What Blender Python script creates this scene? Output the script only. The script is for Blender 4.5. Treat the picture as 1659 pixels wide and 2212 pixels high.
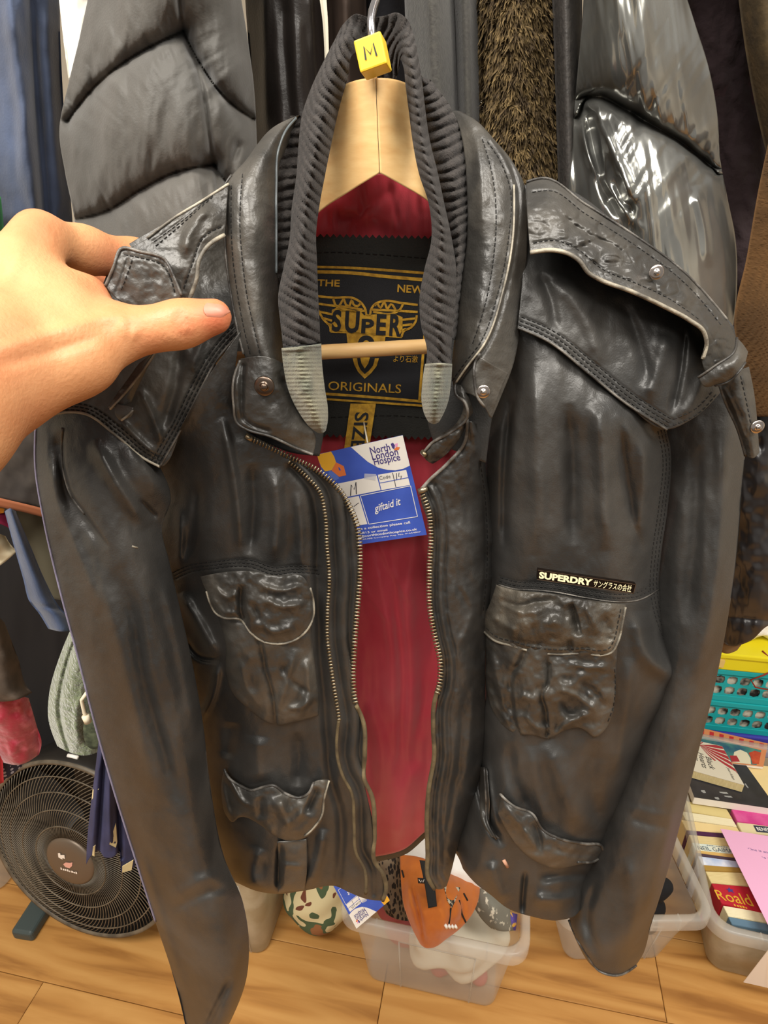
import bpy, bmesh, math, random
import numpy as np
from mathutils import Vector, Matrix, kdtree, noise as mnoise
from mathutils.bvhtree import BVHTree

for _o in list(bpy.data.objects): bpy.data.objects.remove(_o)
SC = bpy.context.scene
COL = SC.collection
# ---------------------------------------------------------------- camera
F = 1350.0; CX = 829.5; CY = 1106.0; TH = math.radians(26.0); H = 1.5
cT, sT = math.cos(TH), math.sin(TH)
cam = bpy.data.cameras.new('camera'); camo = bpy.data.objects.new('camera', cam); COL.objects.link(camo)
camo.location = (0, 0, H); camo.rotation_euler = (math.pi/2 - TH, 0, 0)
cam.sensor_fit = 'VERTICAL'; cam.sensor_height = 24.0; cam.lens = F/2212*24.0
cam.clip_start = 0.01; cam.clip_end = 50
SC.camera = camo
# ---------------------------------------------------------------- light
W = bpy.data.worlds.new('room_light'); SC.world = W; W.use_nodes = True
W.node_tree.nodes['Background'].inputs[0].default_value = (1.0, 0.94, 0.86, 1)
W.node_tree.nodes['Background'].inputs[1].default_value = 0.30
def area(name, loc, target, sx, sy, power, col):
    l = bpy.data.lights.new(name, 'AREA'); l.shape = 'RECTANGLE'; l.size = sx; l.size_y = sy
    l.energy = power; l.color = col
    o = bpy.data.objects.new(name, l); COL.objects.link(o); o.location = loc
    d = Vector(target) - Vector(loc); o.rotation_euler = d.to_track_quat('-Z', 'Y').to_euler()
    return o
area('ceiling_light_panel', (-0.75, -0.35, 2.55), (-0.75, -0.25, 0), 1.2, 0.6, 60, (1.0, 0.95, 0.87))
area('ceiling_light_panel', (0.95, -0.25, 2.55), (0.95, -0.15, 0), 1.2, 0.6, 46, (1.0, 0.95, 0.87))
area('ceiling_light_panel', (0.1, -1.6, 2.55), (0.1, -1.4, 0), 1.2, 0.6, 26, (1.0, 0.95, 0.88))
SC.view_settings.view_transform = 'Standard'; SC.view_settings.look = 'None'
SC.view_settings.gamma = 1.0; SC.view_settings.use_curve_mapping = False
SC.view_settings.exposure = 0.1
# ---------------------------------------------------------------- helpers: pixels to points
def P(px, py, Y):
    u = (px-CX)/F; v = (py-CY)/F
    t = Y/(cT - v*sT)
    return (u*t, Y, H + t*(-sT - v*cT))
def PA(px, py, Y):
    u = (px-CX)/F; v = (py-CY)/F
    t = Y/(cT - v*sT)
    return np.stack([u*t, Y + 0*u, H + t*(-sT - v*cT)], -1)
def PZ(px, py, z):
    u = (px-CX)/F; v = (py-CY)/F
    t = (z-H)/(-sT - v*cT)
    return (u*t, t*(cT - v*sT), z)
def MPP(px, py, Y): return Y/(cT - (py-CY)/F*sT)/F          # metres per pixel there
# ---------------------------------------------------------------- helpers: scene tree
def lin(h):
    r = [int(h[i:i+2], 16)/255 for i in (0, 2, 4)]
    return tuple(c/12.92 if c <= .04045 else ((c+.055)/1.055)**2.4 for c in r)
def tag(o, label=None, cat=None, group=None, kind=None):
    if label: o['label'] = label
    if cat: o['category'] = cat
    if group: o['group'] = group
    if kind: o['kind'] = kind
    return o
def thing(name, label, cat, loc=(0, 0, 0), group=None):
    o = bpy.data.objects.new(name, None); o.empty_display_size = .02; COL.objects.link(o); o.location = loc
    return tag(o, label, cat, group)
def wmat(o):
    return o.matrix_basis.copy() if o.parent is None else wmat(o.parent) @ o.matrix_parent_inverse @ o.matrix_basis
def put(o, parent):
    if parent is not None:
        o.parent = parent; o.matrix_parent_inverse = wmat(parent).inverted()
    return o
def mesh(name, V, Fc, mat, parent=None, smooth=True, uv=None):
    me = bpy.data.meshes.new(name)
    me.from_pydata([tuple(map(float, v)) for v in V], [], [tuple(map(int, f)) for f in Fc])
    if uv is not None:
        ul = me.uv_layers.new(name='UVMap')
        li = np.empty(len(me.loops), dtype=np.int32); me.loops.foreach_get('vertex_index', li)
        ul.data.foreach_set('uv', np.asarray(uv, dtype=np.float32)[li].ravel())
    if smooth: me.polygons.foreach_set('use_smooth', [True]*len(me.polygons))
    if mat is not None: me.materials.append(mat)
    me.update()
    o = bpy.data.objects.new(name, me); COL.objects.link(o)
    return put(o, parent)
def bmobj(name, bm, mat, parent=None, smooth=False):
    me = bpy.data.meshes.new(name); bm.to_mesh(me); bm.free()
    if smooth: me.polygons.foreach_set('use_smooth', [True]*len(me.polygons))
    me.materials.append(mat)
    o = bpy.data.objects.new(name, me); COL.objects.link(o)
    return put(o, parent)
def copy_tree(o, parent=None):
    c = o.copy(); COL.objects.link(c)
    if parent is not None: c.parent = parent
    for ch in o.children: copy_tree(ch, c)
    return c
# ---------------------------------------------------------------- helpers: materials
MATS = {}
def mat(name, col, rough=.6, metal=0, col2=None, nscale=20, ndetail=4, cpos=(.35, .65), bump=0, bscale=200, bdist=.001,
        btype='noise', sheen=0, trans=0, alpha=1, sss=0, spec=.5, coat=0, aniso=None, emit=0, stretch=None, ior=1.45, rvar=0):
    if name in MATS: return MATS[name]
    m = bpy.data.materials.new(name); m.use_nodes = True; nt = m.node_tree; N = nt.nodes; L = nt.links
    b = N['Principled BSDF']
    if isinstance(col, str): col = lin(col)
    if isinstance(col2, str): col2 = lin(col2)
    b.inputs['Base Color'].default_value = (*col, 1)
    b.inputs['Roughness'].default_value = rough; b.inputs['Metallic'].default_value = metal
    b.inputs['Specular IOR Level'].default_value = spec; b.inputs['IOR'].default_value = ior
    b.inputs['Sheen Weight'].default_value = sheen
    b.inputs['Coat Weight'].default_value = coat; b.inputs['Coat Roughness'].default_value = .15
    b.inputs['Transmission Weight'].default_value = trans; b.inputs['Alpha'].default_value = alpha
    if sss:
        b.inputs['Subsurface Weight'].default_value = sss; b.inputs['Subsurface Radius'].default_value = (.008, .003, .0015)
        b.inputs['Subsurface Scale'].default_value = 1.0
    tc = N.new('ShaderNodeTexCoord'); src = tc.outputs['Object']
    if stretch:
        mp = N.new('ShaderNodeMapping'); mp.inputs['Scale'].default_value = stretch; L.new(src, mp.inputs[0]); src = mp.outputs[0]
    if col2 is not None:
        n = N.new('ShaderNodeTexNoise'); n.inputs['Scale'].default_value = nscale; n.inputs['Detail'].default_value = ndetail
        L.new(src, n.inputs['Vector'])
        r = N.new('ShaderNodeValToRGB'); r.color_ramp.elements[0].position = cpos[0]; r.color_ramp.elements[1].position = cpos[1]
        r.color_ramp.elements[0].color = (*col, 1); r.color_ramp.elements[1].color = (*col2, 1)
        L.new(n.outputs['Fac'], r.inputs[0]); L.new(r.outputs[0], b.inputs['Base Color'])
        if rvar:
            mr = N.new('ShaderNodeMapRange'); mr.inputs[3].default_value = rough-rvar; mr.inputs[4].default_value = rough+rvar
            L.new(n.outputs['Fac'], mr.inputs[0]); L.new(mr.outputs[0], b.inputs['Roughness'])
    if bump:
        if btype == 'voronoi':
            n2 = N.new('ShaderNodeTexVoronoi'); n2.inputs['Scale'].default_value = bscale; o2 = n2.outputs['Distance']
        elif btype == 'wave':
            n2 = N.new('ShaderNodeTexWave'); n2.inputs['Scale'].default_value = bscale; n2.inputs['Distortion'].default_value = 2
            o2 = n2.outputs['Fac']
        else:
            n2 = N.new('ShaderNodeTexNoise'); n2.inputs['Scale'].default_value = bscale; n2.inputs['Detail'].default_value = 3
            o2 = n2.outputs['Fac']
        L.new(src, n2.inputs['Vector'])
        bp = N.new('ShaderNodeBump'); bp.inputs['Strength'].default_value = bump; bp.inputs['Distance'].default_value = bdist
        L.new(o2, bp.inputs['Height']); L.new(bp.outputs[0], b.inputs['Normal'])
    MATS[name] = m
    return m
# ---------------------------------------------------------------- helpers: curves and grids
def cr(pts, n):
    """Catmull-Rom through pts (k,d), n samples at even arc length of the first two columns."""
    p = np.asarray(pts, float)
    if len(p) == 1: return np.repeat(p, n, 0)
    seg = np.maximum(np.linalg.norm(np.diff(p[:, :2], axis=0), axis=1), 1e-6)
    k = np.concatenate([[0], np.cumsum(seg)])
    m = np.empty_like(p)
    if len(p) == 2: m[:] = (p[1]-p[0])/seg[0]
    else:
        d = np.diff(p, axis=0)/seg[:, None]
        m[1:-1] = (d[:-1]*seg[1:, None] + d[1:]*seg[:-1, None])/(seg[:-1]+seg[1:])[:, None]
        m[0] = 1.5*d[0]-.5*m[1]; m[-1] = 1.5*d[-1]-.5*m[-2]
    x = np.linspace(0, k[-1], n); i = np.clip(np.searchsorted(k, x, 'right')-1, 0, len(seg)-1)
    h = seg[i]; t = (x-k[i])/h
    t = t[:, None]; h = h[:, None]
    return ((2*t**3-3*t**2+1)*p[i] + (t**3-2*t**2+t)*h*m[i] + (-2*t**3+3*t**2)*p[i+1] + (t**3-t**2)*h*m[i+1])
def vnoise(x, y, seed=0):
    xi = np.floor(x).astype(np.int64); yi = np.floor(y).astype(np.int64)
    fx = x-xi; fy = y-yi; fx = fx*fx*(3-2*fx); fy = fy*fy*(3-2*fy)
    def h(a, b):
        n = (a*374761393 + b*668265263 + seed*982451653) & 0xffffffff
        n = ((n ^ (n >> 13))*1274126177) & 0xffffffff
        return ((n ^ (n >> 16)) & 0xffff)/65535.0
    return (h(xi, yi)*(1-fx)+h(xi+1, yi)*fx)*(1-fy)+(h(xi, yi+1)*(1-fx)+h(xi+1, yi+1)*fx)*fy - .5
def fbm(x, y, seed=0, o=3):
    r = 0; a = 1
    for k in range(o): r = r+a*vnoise(x*2**k, y*2**k, seed+k); a *= .5
    return r
def ridged(x, y, seed=0, o=3):
    r = 0; a = 1
    for k in range(o): r = r+a*(1-np.abs(4*vnoise(x*2**k+.37*k, y*2**k, seed+k))); a *= .5
    return r
def sdist(X, Y, poly):
    """distance, side and 0..1 position along a polyline, for flat arrays"""
    p = np.asarray(poly, float); best = np.full(X.shape, 1e9); side = np.zeros(X.shape); pos = np.zeros(X.shape)
    seg = np.linalg.norm(np.diff(p, axis=0), axis=1); cum = np.concatenate([[0], np.cumsum(seg)])
    for i in range(len(p)-1):
        d = p[i+1]-p[i]; L2 = max((d*d).sum(), 1e-9)
        t = np.clip(((X-p[i, 0])*d[0]+(Y-p[i, 1])*d[1])/L2, 0, 1)
        ex = X-p[i, 0]-t*d[0]; ey = Y-p[i, 1]-t*d[1]; r = np.hypot(ex, ey)
        m = r < best
        best = np.where(m, r, best); side = np.where(m, np.sign(d[0]*ey-d[1]*ex), side)
        pos = np.where(m, (cum[i]+t*seg[i])/cum[-1], pos)
    return best, side, pos
def smooth_poly(pl, step=6):
    p = np.asarray(pl, float); L = np.linalg.norm(np.diff(p[:, :2], axis=0), axis=1).sum()
    return cr(p, max(2, int(L/step)))
def offset_poly(pl, d):
    p = smooth_poly(pl, 8)[:, :2]
    t = np.gradient(p, axis=0); t /= np.maximum(np.linalg.norm(t, axis=1), 1e-6)[:, None]
    return p + d*np.stack([-t[:, 1], t[:, 0]], 1)
def apply_strokes(X, Y, strokes, gain=1.0):
    """sum of ridges (+) and grooves (-) in mm; (poly, width px, amp mm[, kind[, taper]])"""
    D = np.zeros(X.shape)
    for s in strokes:
        pl, w, a = s[:3]; kind = s[3] if len(s) > 3 else 'g'; taper = s[4] if len(s) > 4 else True
        pl = smooth_poly(pl, max(6, w))[:, :2] if len(pl) > 2 else np.asarray(pl, float)
        R = 3*w if kind != 'step' else 5*w
        lo = pl.min(0)-R; hi = pl.max(0)+R
        m = (X > lo[0]) & (X < hi[0]) & (Y > lo[1]) & (Y < hi[1])
        if not m.any(): continue
        d, sd, ps = sdist(X[m], Y[m], pl)
        if kind == 'g': v = np.exp(-(d/w)**2)
        elif kind == 'sharp': v = np.exp(-(d/w))*(d < 3*w)
        elif kind == 'step': v = np.clip(sd*d/w, -1, 1)*np.exp(-np.maximum(0, d/w-1)**2/6)
        elif kind == 'fold': v = np.where(sd > 0, np.exp(-(d/(2.2*w))**2), np.exp(-(d/(.45*w))**2))
        if taper: v = gain*v*np.clip(np.sin(np.pi*np.clip(ps, .001, .999))*1.8, 0, 1)
        D[m] += a*v
    return D
def crinkle(X, Y, sx, sy, seed, amp=1.0, sharp=11):
    wx = X+.5*sx*fbm(X/sx/1.7, Y/sy/1.7, seed+9, 2); wy = Y+.5*sy*fbm(X/sx/1.7+7, Y/sy/1.7, seed+11, 2)
    return -amp*(np.exp(-(vnoise(wx/sx, wy/sy, seed)*sharp)**2)+.6*np.exp(-(vnoise(wx/sx*1.9+3, wy/sy*1.9, seed+1)*sharp)**2))
class Patch: pass
def patch(name, rows, mt, parent=None, step=4, base=None, off=0, bulge=0, strokes=(), noise=None, fn=None, thick=.002,
          closed=False, lookup=True, yadd=0, bp=1.0, edge=0, trim=None, sgain=1.0):
    """a cloth panel: rows of (px,py[,Y]) control points, made into a sheet with real depth and thickness.
    off/bulge/strokes/noise are mm towards the front of the panel."""
    R = []
    for r in rows:
        q = []
        for p in r:
            if len(p) == 2: q.append((p[0], p[1], base.look(p[0], p[1])))
            else: q.append(p)
        R.append(np.asarray(q, float))
    Ls = [np.linalg.norm(np.diff(r[:, :2], axis=0), axis=1).sum() for r in R]
    nu = int(np.clip(max(Ls)/step, 4, 420))
    G = np.stack([cr(r, nu) for r in R])            # rows, nu, 3
    lv = np.linalg.norm(np.diff(G[:, ::max(1, nu//6), :2], axis=0), axis=2).sum(0).max()
    nv = int(np.clip(lv/step, 4, 520))
    G = np.stack([cr(G[:, j], nv) for j in range(nu)], 1)
    X, Y, D = G[..., 0], G[..., 1], G[..., 2]
    s = np.linspace(0, 1, nu)[None, :]+0*X; t = np.linspace(0, 1, nv)[:, None]+0*X
    if base is not None and off != 0 or (base is not None):
        D = base.lookA(X, Y)
    z = np.zeros(X.shape)+off
    if bulge: z = z+bulge*(np.sin(np.pi*s)*np.sin(np.pi*t))**bp
    if edge: z = z-edge*(np.exp(-(np.minimum(s, 1-s)/.06)) + np.exp(-(np.minimum(t, 1-t)/.06)))
    if len(strokes): z = z+apply_strokes(X, Y, strokes, sgain)
    if noise:
        for (a, sx, sy, sd) in ([noise] if not isinstance(noise, list) else noise):
            z = z+a*fbm(X/sx, Y/sy, sd)
    if fn is not None: z = z+fn(s, t, X, Y)
    Yw = D - z*.001 + yadd
    V = PA(X, Y, Yw)
    pt = Patch(); pt.X, pt.Y, pt.D, pt.V = X, Y, Yw, V
    pt.nu, pt.nv = nu, nv
    idx = np.arange(nu*nv).reshape(nv, nu)
    def quads(I): return np.stack([I[:-1, :-1], I[1:, :-1], I[1:, 1:], I[:-1, 1:]], -1).reshape(-1, 4)
    w = np.linalg.norm(np.diff(V[nv//2], axis=0), axis=1).sum(); hgt = np.linalg.norm(np.diff(V[:, nu//2], axis=0), axis=1).sum()
    uv = np.stack([s*w, t*hgt], -1).reshape(-1, 2)
    fr = quads(idx)
    if trim is not None:
        keep = trim(s, t, X, Y); kq = keep.ravel()[fr].all(1)
    else: kq = np.ones(len(fr), bool)
    if closed:
        Ye = D[:, :1]*(1-s)+D[:, -1:]*s
        Yb = Ye + (Ye-Yw)*closed + .004*np.sin(np.pi*s)
        Vb = PA(X, Y, Yb)
    else:
        Yb = Yw+thick; Vb = PA(X, Y, Yb)
    Vall = np.concatenate([V.reshape(-1, 3), Vb.reshape(-1, 3)])
    o = nu*nv
    fr = fr[kq]; bk = fr[:, ::-1]+o
    # rim: boundary edges of the kept faces
    e = np.concatenate([fr[:, [0, 1]], fr[:, [1, 2]], fr[:, [2, 3]], fr[:, [3, 0]]])
    key = np.minimum(e[:, 0], e[:, 1]).astype(np.int64)*(o+1)+np.maximum(e[:, 0], e[:, 1])
    u, inv, cnt = np.unique(key, return_inverse=True, return_counts=True)
    be = e[cnt[inv] == 1]
    rim = np.stack([be[:, 1], be[:, 0], be[:, 0]+o, be[:, 1]+o], -1)
    Fa = np.concatenate([fr, bk, rim])
    used = np.unique(Fa); mp = np.full(2*o, -1); mp[used] = np.arange(len(used))
    pt.obj = mesh(name, Vall[used], mp[Fa], mt, parent, True, np.concatenate([uv, uv])[used])
    if lookup:
        kd = kdtree.KDTree(X.size)
        for i, (a, b) in enumerate(zip(X.ravel(), Y.ravel())): kd.insert((a, b, 0), i)
        kd.balance(); Df = Yw.ravel()
        def look(x, y):
            r = kd.find_n((x, y, 0), 4); ws = [1/(q[2]+.3)**2 for q in r]
            return float(sum(Df[q[1]]*k for q, k in zip(r, ws))/sum(ws))
        pt.look = look
        def lookA(Xa, Ya):
            # coarse-to-fine: look up on flat arrays
            return np.array([look(a, b) for a, b in zip(Xa.ravel(), Ya.ravel())]).reshape(Xa.shape)
        pt.lookA = lookA
    return pt
def flat(Y0, gx=0, gy=0, cx=0, cy=0):
    """an unbuilt plane that decals can rest on"""
    p = Patch(); p.look = lambda x, y: Y0+gx*(x-cx)+gy*(y-cy); p.lookA = lambda X, Y: Y0+gx*(X-cx)+gy*(Y-cy)
    return p
def tube(name, pts, r, mt, parent=None, seg=8, closed=False, taper=None, sq=1.0):
    """round cord through 3-D points; r in metres (number or list)"""
    p = np.asarray(pts, float); n = len(p)
    t = np.gradient(p, axis=0) if not closed else np.roll(p, -1, 0)-np.roll(p, 1, 0)
    t /= np.maximum(np.linalg.norm(t, axis=1), 1e-9)[:, None]
    up = np.array([0, 1., 0]) if abs(t[:, 1]).mean() < .8 else np.array([1., 0, 0])
    a = np.cross(t, up); a /= np.maximum(np.linalg.norm(a, axis=1), 1e-9)[:, None]; b = np.cross(t, a)
    rr = np.broadcast_to(np.asarray(r, float), (n,))[:, None, None]
    th = np.linspace(0, 2*np.pi, seg, endpoint=False)
    V = p[:, None]+rr*(np.cos(th)[None, :, None]*a[:, None]+sq*np.sin(th)[None, :, None]*b[:, None])
    V = V.reshape(-1, 3); Fc = []
    m = n if closed else n-1
    for i in range(m):
        j = (i+1) % n
        for k in range(seg): Fc.append((i*seg+k, i*seg+(k+1) % seg, j*seg+(k+1) % seg, j*seg+k))
    if not closed: Fc.append(tuple(range(seg))[::-1]); Fc.append(tuple((n-1)*seg+k for k in range(seg)))
    return mesh(name, V, Fc, mt, parent)
def cord(name, pl, base, rpx, mt, parent=None, off=.5, seg=6, step=6):
    p = smooth_poly(pl, step)
    Y = np.array([base.look(a, b) for a, b in p[:, :2]]) - off*.001
    pts = PA(p[:, 0], p[:, 1], Y)
    r = rpx*np.array([MPP(a, b, y) for (a, b), y in zip(p[:, :2], Y)])
    return tube(name, pts, r, mt, parent, seg)
def dashes(name, lines, base, mt, parent=None, L=8, gap=4, wpx=1.1, hmm=.5, off=.25):
    """sewn stitches: one little raised bar each, joined into one part"""
    V = []; Fc = []
    for pl in lines:
        p = smooth_poly(pl, 2.0)[:, :2]; seg = np.linalg.norm(np.diff(p, axis=0), axis=1); cum = np.concatenate([[0], np.cumsum(seg)])
        x = 0.0
        while x+L < cum[-1]:
            a = np.array([np.interp(x, cum, p[:, 0]), np.interp(x, cum, p[:, 1])])
            b = np.array([np.interp(x+L, cum, p[:, 0]), np.interp(x+L, cum, p[:, 1])])
            d = b-a; n = np.array([-d[1], d[0]])/max(np.linalg.norm(d), 1e-6)*wpx
            ya = base.look(*a)-off*.001; yb = base.look(*b)-off*.001
            k = len(V)
            for q, y in ((a-n, ya), (a+n, ya), (b+n, yb), (b-n, yb)): V.append(P(q[0], q[1], y))
            for q, y in ((a*.85+b*.15, ya), (b*.85+a*.15, yb)): V.append(P(q[0], q[1], y-hmm*.001))
            Fc += [(k, k+1, k+4), (k+1, k+2, k+5, k+4), (k+2, k+3, k+5), (k+3, k, k+4, k+5)]
            x += L+gap
    return tag(mesh(name, V, Fc, mt, parent, False), kind='stuff')
def box(name, mn, mx, mt, parent=None, bev=0, rot=None, org=None, seg=2):
    bm = bmesh.new(); bmesh.ops.create_cube(bm, size=1)
    for v in bm.verts:
        v.co = Vector([(a+b)/2+c*(b-a) for a, b, c in zip(mn, mx, v.co)])
    if bev: bmesh.ops.bevel(bm, geom=bm.edges[:], offset=bev, segments=seg, profile=.5, affect='EDGES')
    if rot is not None: bmesh.ops.transform(bm, matrix=rot, verts=bm.verts)
    return bmobj(name, bm, mt, parent, False)
def poly(name, pts, mt, parent=None, thick=0):
    """a flat piece from 3-D points, with a little thickness away from the front"""
    p = [Vector(q) for q in pts]; n = len(p)
    bm = bmesh.new(); vs = [bm.verts.new(q) for q in p]; f = bm.faces.new(vs); bm.normal_update()
    if f.normal.y > 0: f.normal_flip()
    if thick:
        r = bmesh.ops.extrude_face_region(bm, geom=[f])
        for v in [g for g in r['geom'] if isinstance(g, bmesh.types.BMVert)]: v.co += Vector((0, thick, 0))
    bmesh.ops.triangulate(bm, faces=bm.faces[:])
    return bmobj(name, bm, mt, parent)
class Quad:
    """a flat printed thing: unit square (u right, v down) laid on four corner points"""
    def __init__(s, tl, tr, br, bl): s.c = [np.asarray(q, float) for q in (tl, tr, br, bl)]; s.n()
    def n(s):
        a = s.c[1]-s.c[0]; b = s.c[3]-s.c[0]; q = np.cross(a, b); q /= np.linalg.norm(q); s.nrm = q
        s.w = np.linalg.norm(a); s.h = np.linalg.norm(b)
    def at(s, u, v, lift=0):
        return (s.c[0]*(1-u)*(1-v)+s.c[1]*u*(1-v)+s.c[2]*u*v+s.c[3]*(1-u)*v) - s.nrm*lift
def qpoly(name, Q, uv, mt, parent, lift=.0003):
    bm = bmesh.new(); vs = [bm.verts.new(Q.at(a, b, lift)) for a, b in uv]; f = bm.faces.new(vs); bm.normal_update()
    if f.normal.dot(Vector(-Q.nrm)) < 0: f.normal_flip()
    bmesh.ops.triangulate(bm, faces=bm.faces[:])
    return bmobj(name, bm, mt, parent)
_TC = {}
def text_mesh(s, bold=0.0, shear=0.0, res=3):
    k = (s, bold, shear)
    if k in _TC: return _TC[k]
    c = bpy.data.curves.new('t', 'FONT'); c.body = s; c.size = 1; c.offset = bold; c.shear = shear; c.resolution_u = res
    c.align_x = 'LEFT'; c.align_y = 'BOTTOM_BASELINE'
    o = bpy.data.objects.new('t', c); COL.objects.link(o)
    bpy.context.view_layer.update()
    me = bpy.data.meshes.new_from_object(o.evaluated_get(bpy.context.evaluated_depsgraph_get()))
    V = np.array([v.co[:2] for v in me.vertices]) if len(me.vertices) else np.zeros((0, 2))
    Fc = [tuple(p.vertices) for p in me.polygons]
    bpy.data.objects.remove(o); bpy.data.curves.remove(c); bpy.data.meshes.remove(me)
    _TC[k] = (V, Fc)
    return V, Fc
def qtext(name, Q, s, u0, v0, u1, vh, mt, parent, lift=.0004, bold=.0, shear=0, rot=0, slope=0):
    """lettering fitted between u0 and u1 on baseline v0 with capital height vh (unit square of Q)"""
    V, Fc = text_mesh(s, bold, shear)
    if not len(V): return None
    x0, x1 = V[:, 0].min(), V[:, 0].max()
    U = (V[:, 0]-x0)/(x1-x0); Hh = V[:, 1]/.70
    if rot == 0: uu = u0+U*(u1-u0); vv = v0-Hh*vh+slope*U
    else:           # lettering that runs down the piece
        uu = u0+Hh*vh; vv = v0+U*(u1)
    W3 = [Q.at(a, b, lift) for a, b in zip(uu, vv)]
    return mesh(name, W3, Fc, mt, parent, False)
def marks(Q, u0, v0, u1, h, n, mt, parent, seed=1):
    """print too small to read: a row of little bars"""
    r = random.Random(seed); V = []; Fc = []
    for i in range(n):
        a = u0+(u1-u0)*i/n; b = a+(u1-u0)/n*r.uniform(.55, .85); hh = h*r.uniform(.6, 1); k = len(V)
        V += [Q.at(a, v0, .0008), Q.at(b, v0, .0008), Q.at(b, v0-hh, .0008), Q.at(a, v0-hh, .0008)]; Fc.append((k, k+1, k+2, k+3))
    return tag(mesh('small_print', V, Fc, mt, parent, False), kind='stuff')
def qline(name, Q, pl, w, mt, parent, lift=.00035, sm=True):
    """drawn line on a Quad; w as a share of its width"""
    p = np.asarray(pl, float)*np.array([Q.w, Q.h])
    if sm and len(p) > 2: p = smooth_poly(p, max(Q.w/60, 1e-5))
    t = np.gradient(p, axis=0); t /= np.maximum(np.linalg.norm(t, axis=1), 1e-9)[:, None]; n = np.stack([-t[:, 1], t[:, 0]], 1)*w*Q.w/2
    V = []; Fc = []
    for i in range(len(p)):
        for q in (p[i]-n[i], p[i]+n[i]): V.append(Q.at(q[0]/Q.w, q[1]/Q.h, lift))
        if i: k = 2*i; Fc.append((k-2, k-1, k+1, k))
    return mesh(name, V, Fc, mt, parent, False)
# ---------------------------------------------------------------- helpers: blended solid shapes
def solid(name, prims, mt, parent=None, k=.008, vox=.0025, smooth_it=2, disp=None):
    """one continuous skin over round cones [(a, ra, b, rb)], blended with radius k (surface nets)"""
    A = np.array([p[0] for p in prims], float); B = np.array([p[2] for p in prims], float)
    ra = np.array([p[1] for p in prims]); rb = np.array([p[3] for p in prims])
    lo = np.minimum(A-ra[:, None], B-rb[:, None]).min(0)-3*vox-k; hi = np.maximum(A+ra[:, None], B+rb[:, None]).max(0)+3*vox+k
    n = np.ceil((hi-lo)/vox).astype(int)+1
    gx = [lo[i]+vox*np.arange(n[i]) for i in range(3)]
    G = np.stack(np.meshgrid(*gx, indexing='ij'), -1).astype(np.float32)
    S = None
    for i in range(len(A)):
        d = (B[i]-A[i]).astype(np.float32); L2 = max(float((d*d).sum()), 1e-9)
        t = np.clip(((G-A[i].astype(np.float32))@d)/L2, 0, 1)
        f = np.linalg.norm(G-A[i].astype(np.float32)-t[..., None]*d, axis=-1)-(ra[i]+t*(rb[i]-ra[i]))
        if S is None: S = f
        else:
            h = np.clip(.5+.5*(f-S)/k, 0, 1)          # smooth minimum
            S = f*(1-h)+S*h-k*h*(1-h)
    if disp is not None: S = S-disp(G)
    ins = S < 0
    c = [ins[a:n[0]-1+a, b:n[1]-1+b, e:n[2]-1+e] for a in (0, 1) for b in (0, 1) for e in (0, 1)]
    cnt = sum(q.astype(np.int8) for q in c); act = (cnt > 0) & (cnt < 8)
    ids = np.full(act.shape, -1); ids[act] = np.arange(act.sum())
    ci = np.argwhere(act)
    acc = np.zeros((len(ci), 3)); num = np.zeros(len(ci))
    off = [(a, b, e) for a in (0, 1) for b in (0, 1) for e in (0, 1)]
    for a in off:
        for ax in range(3):
            if a[ax]: continue
            b = list(a); b[ax] = 1
            p0 = ci+a; p1 = ci+b
            s0 = S[tuple(p0.T)]; s1 = S[tuple(p1.T)]; m = (s0 < 0) != (s1 < 0)
            tt = np.where(m, s0/np.where(m, s0-s1, 1), 0)
            q = p0.astype(float); q[:, ax] += tt
            acc[m] += q[m]; num[m] += 1
    V = lo+vox*(acc/num[:, None])
    Fc = []
    for ax in range(3):
        sl0 = [slice(None)]*3; sl1 = [slice(None)]*3
        sl0[ax] = slice(0, n[ax]-1); sl1[ax] = slice(1, n[ax])
        cross = ins[tuple(sl0)] != ins[tuple(sl1)]
        E = np.argwhere(cross); o1, o2 = [i for i in range(3) if i != ax]
        m = (E[:, o1] > 0) & (E[:, o2] > 0) & (E[:, o1] < n[o1]-1) & (E[:, o2] < n[o2]-1); E = E[m]
        def cell(d1, d2):
            q = E.copy(); q[:, o1] -= d1; q[:, o2] -= d2; return ids[tuple(q.T)]
        f = np.stack([cell(0, 0), cell(1, 0), cell(1, 1), cell(0, 1)], -1)
        s = ins[tuple(E.T)]
        if ax == 1: s = ~s
        f = np.where(s[:, None], f, f[:, ::-1]); Fc.append(f)
    Fc = np.concatenate(Fc)
    for _ in range(smooth_it):
        acc = np.zeros_like(V); num = np.zeros(len(V))
        for a, b in ((0, 1), (1, 2), (2, 3), (3, 0)):
            np.add.at(acc, Fc[:, a], V[Fc[:, b]]); np.add.at(num, Fc[:, a], 1)
            np.add.at(acc, Fc[:, b], V[Fc[:, a]]); np.add.at(num, Fc[:, b], 1)
        V = .5*V+.5*acc/num[:, None]
    return mesh(name, V, Fc, mt, parent)
def ball(px, py, Y, rpx): return (P(px, py, Y), rpx*MPP(px, py, Y))
def cone(a, b):
    pa, r0 = ball(*a); pb, r1 = ball(*b); return (pa, r0, pb, r1)
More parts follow.
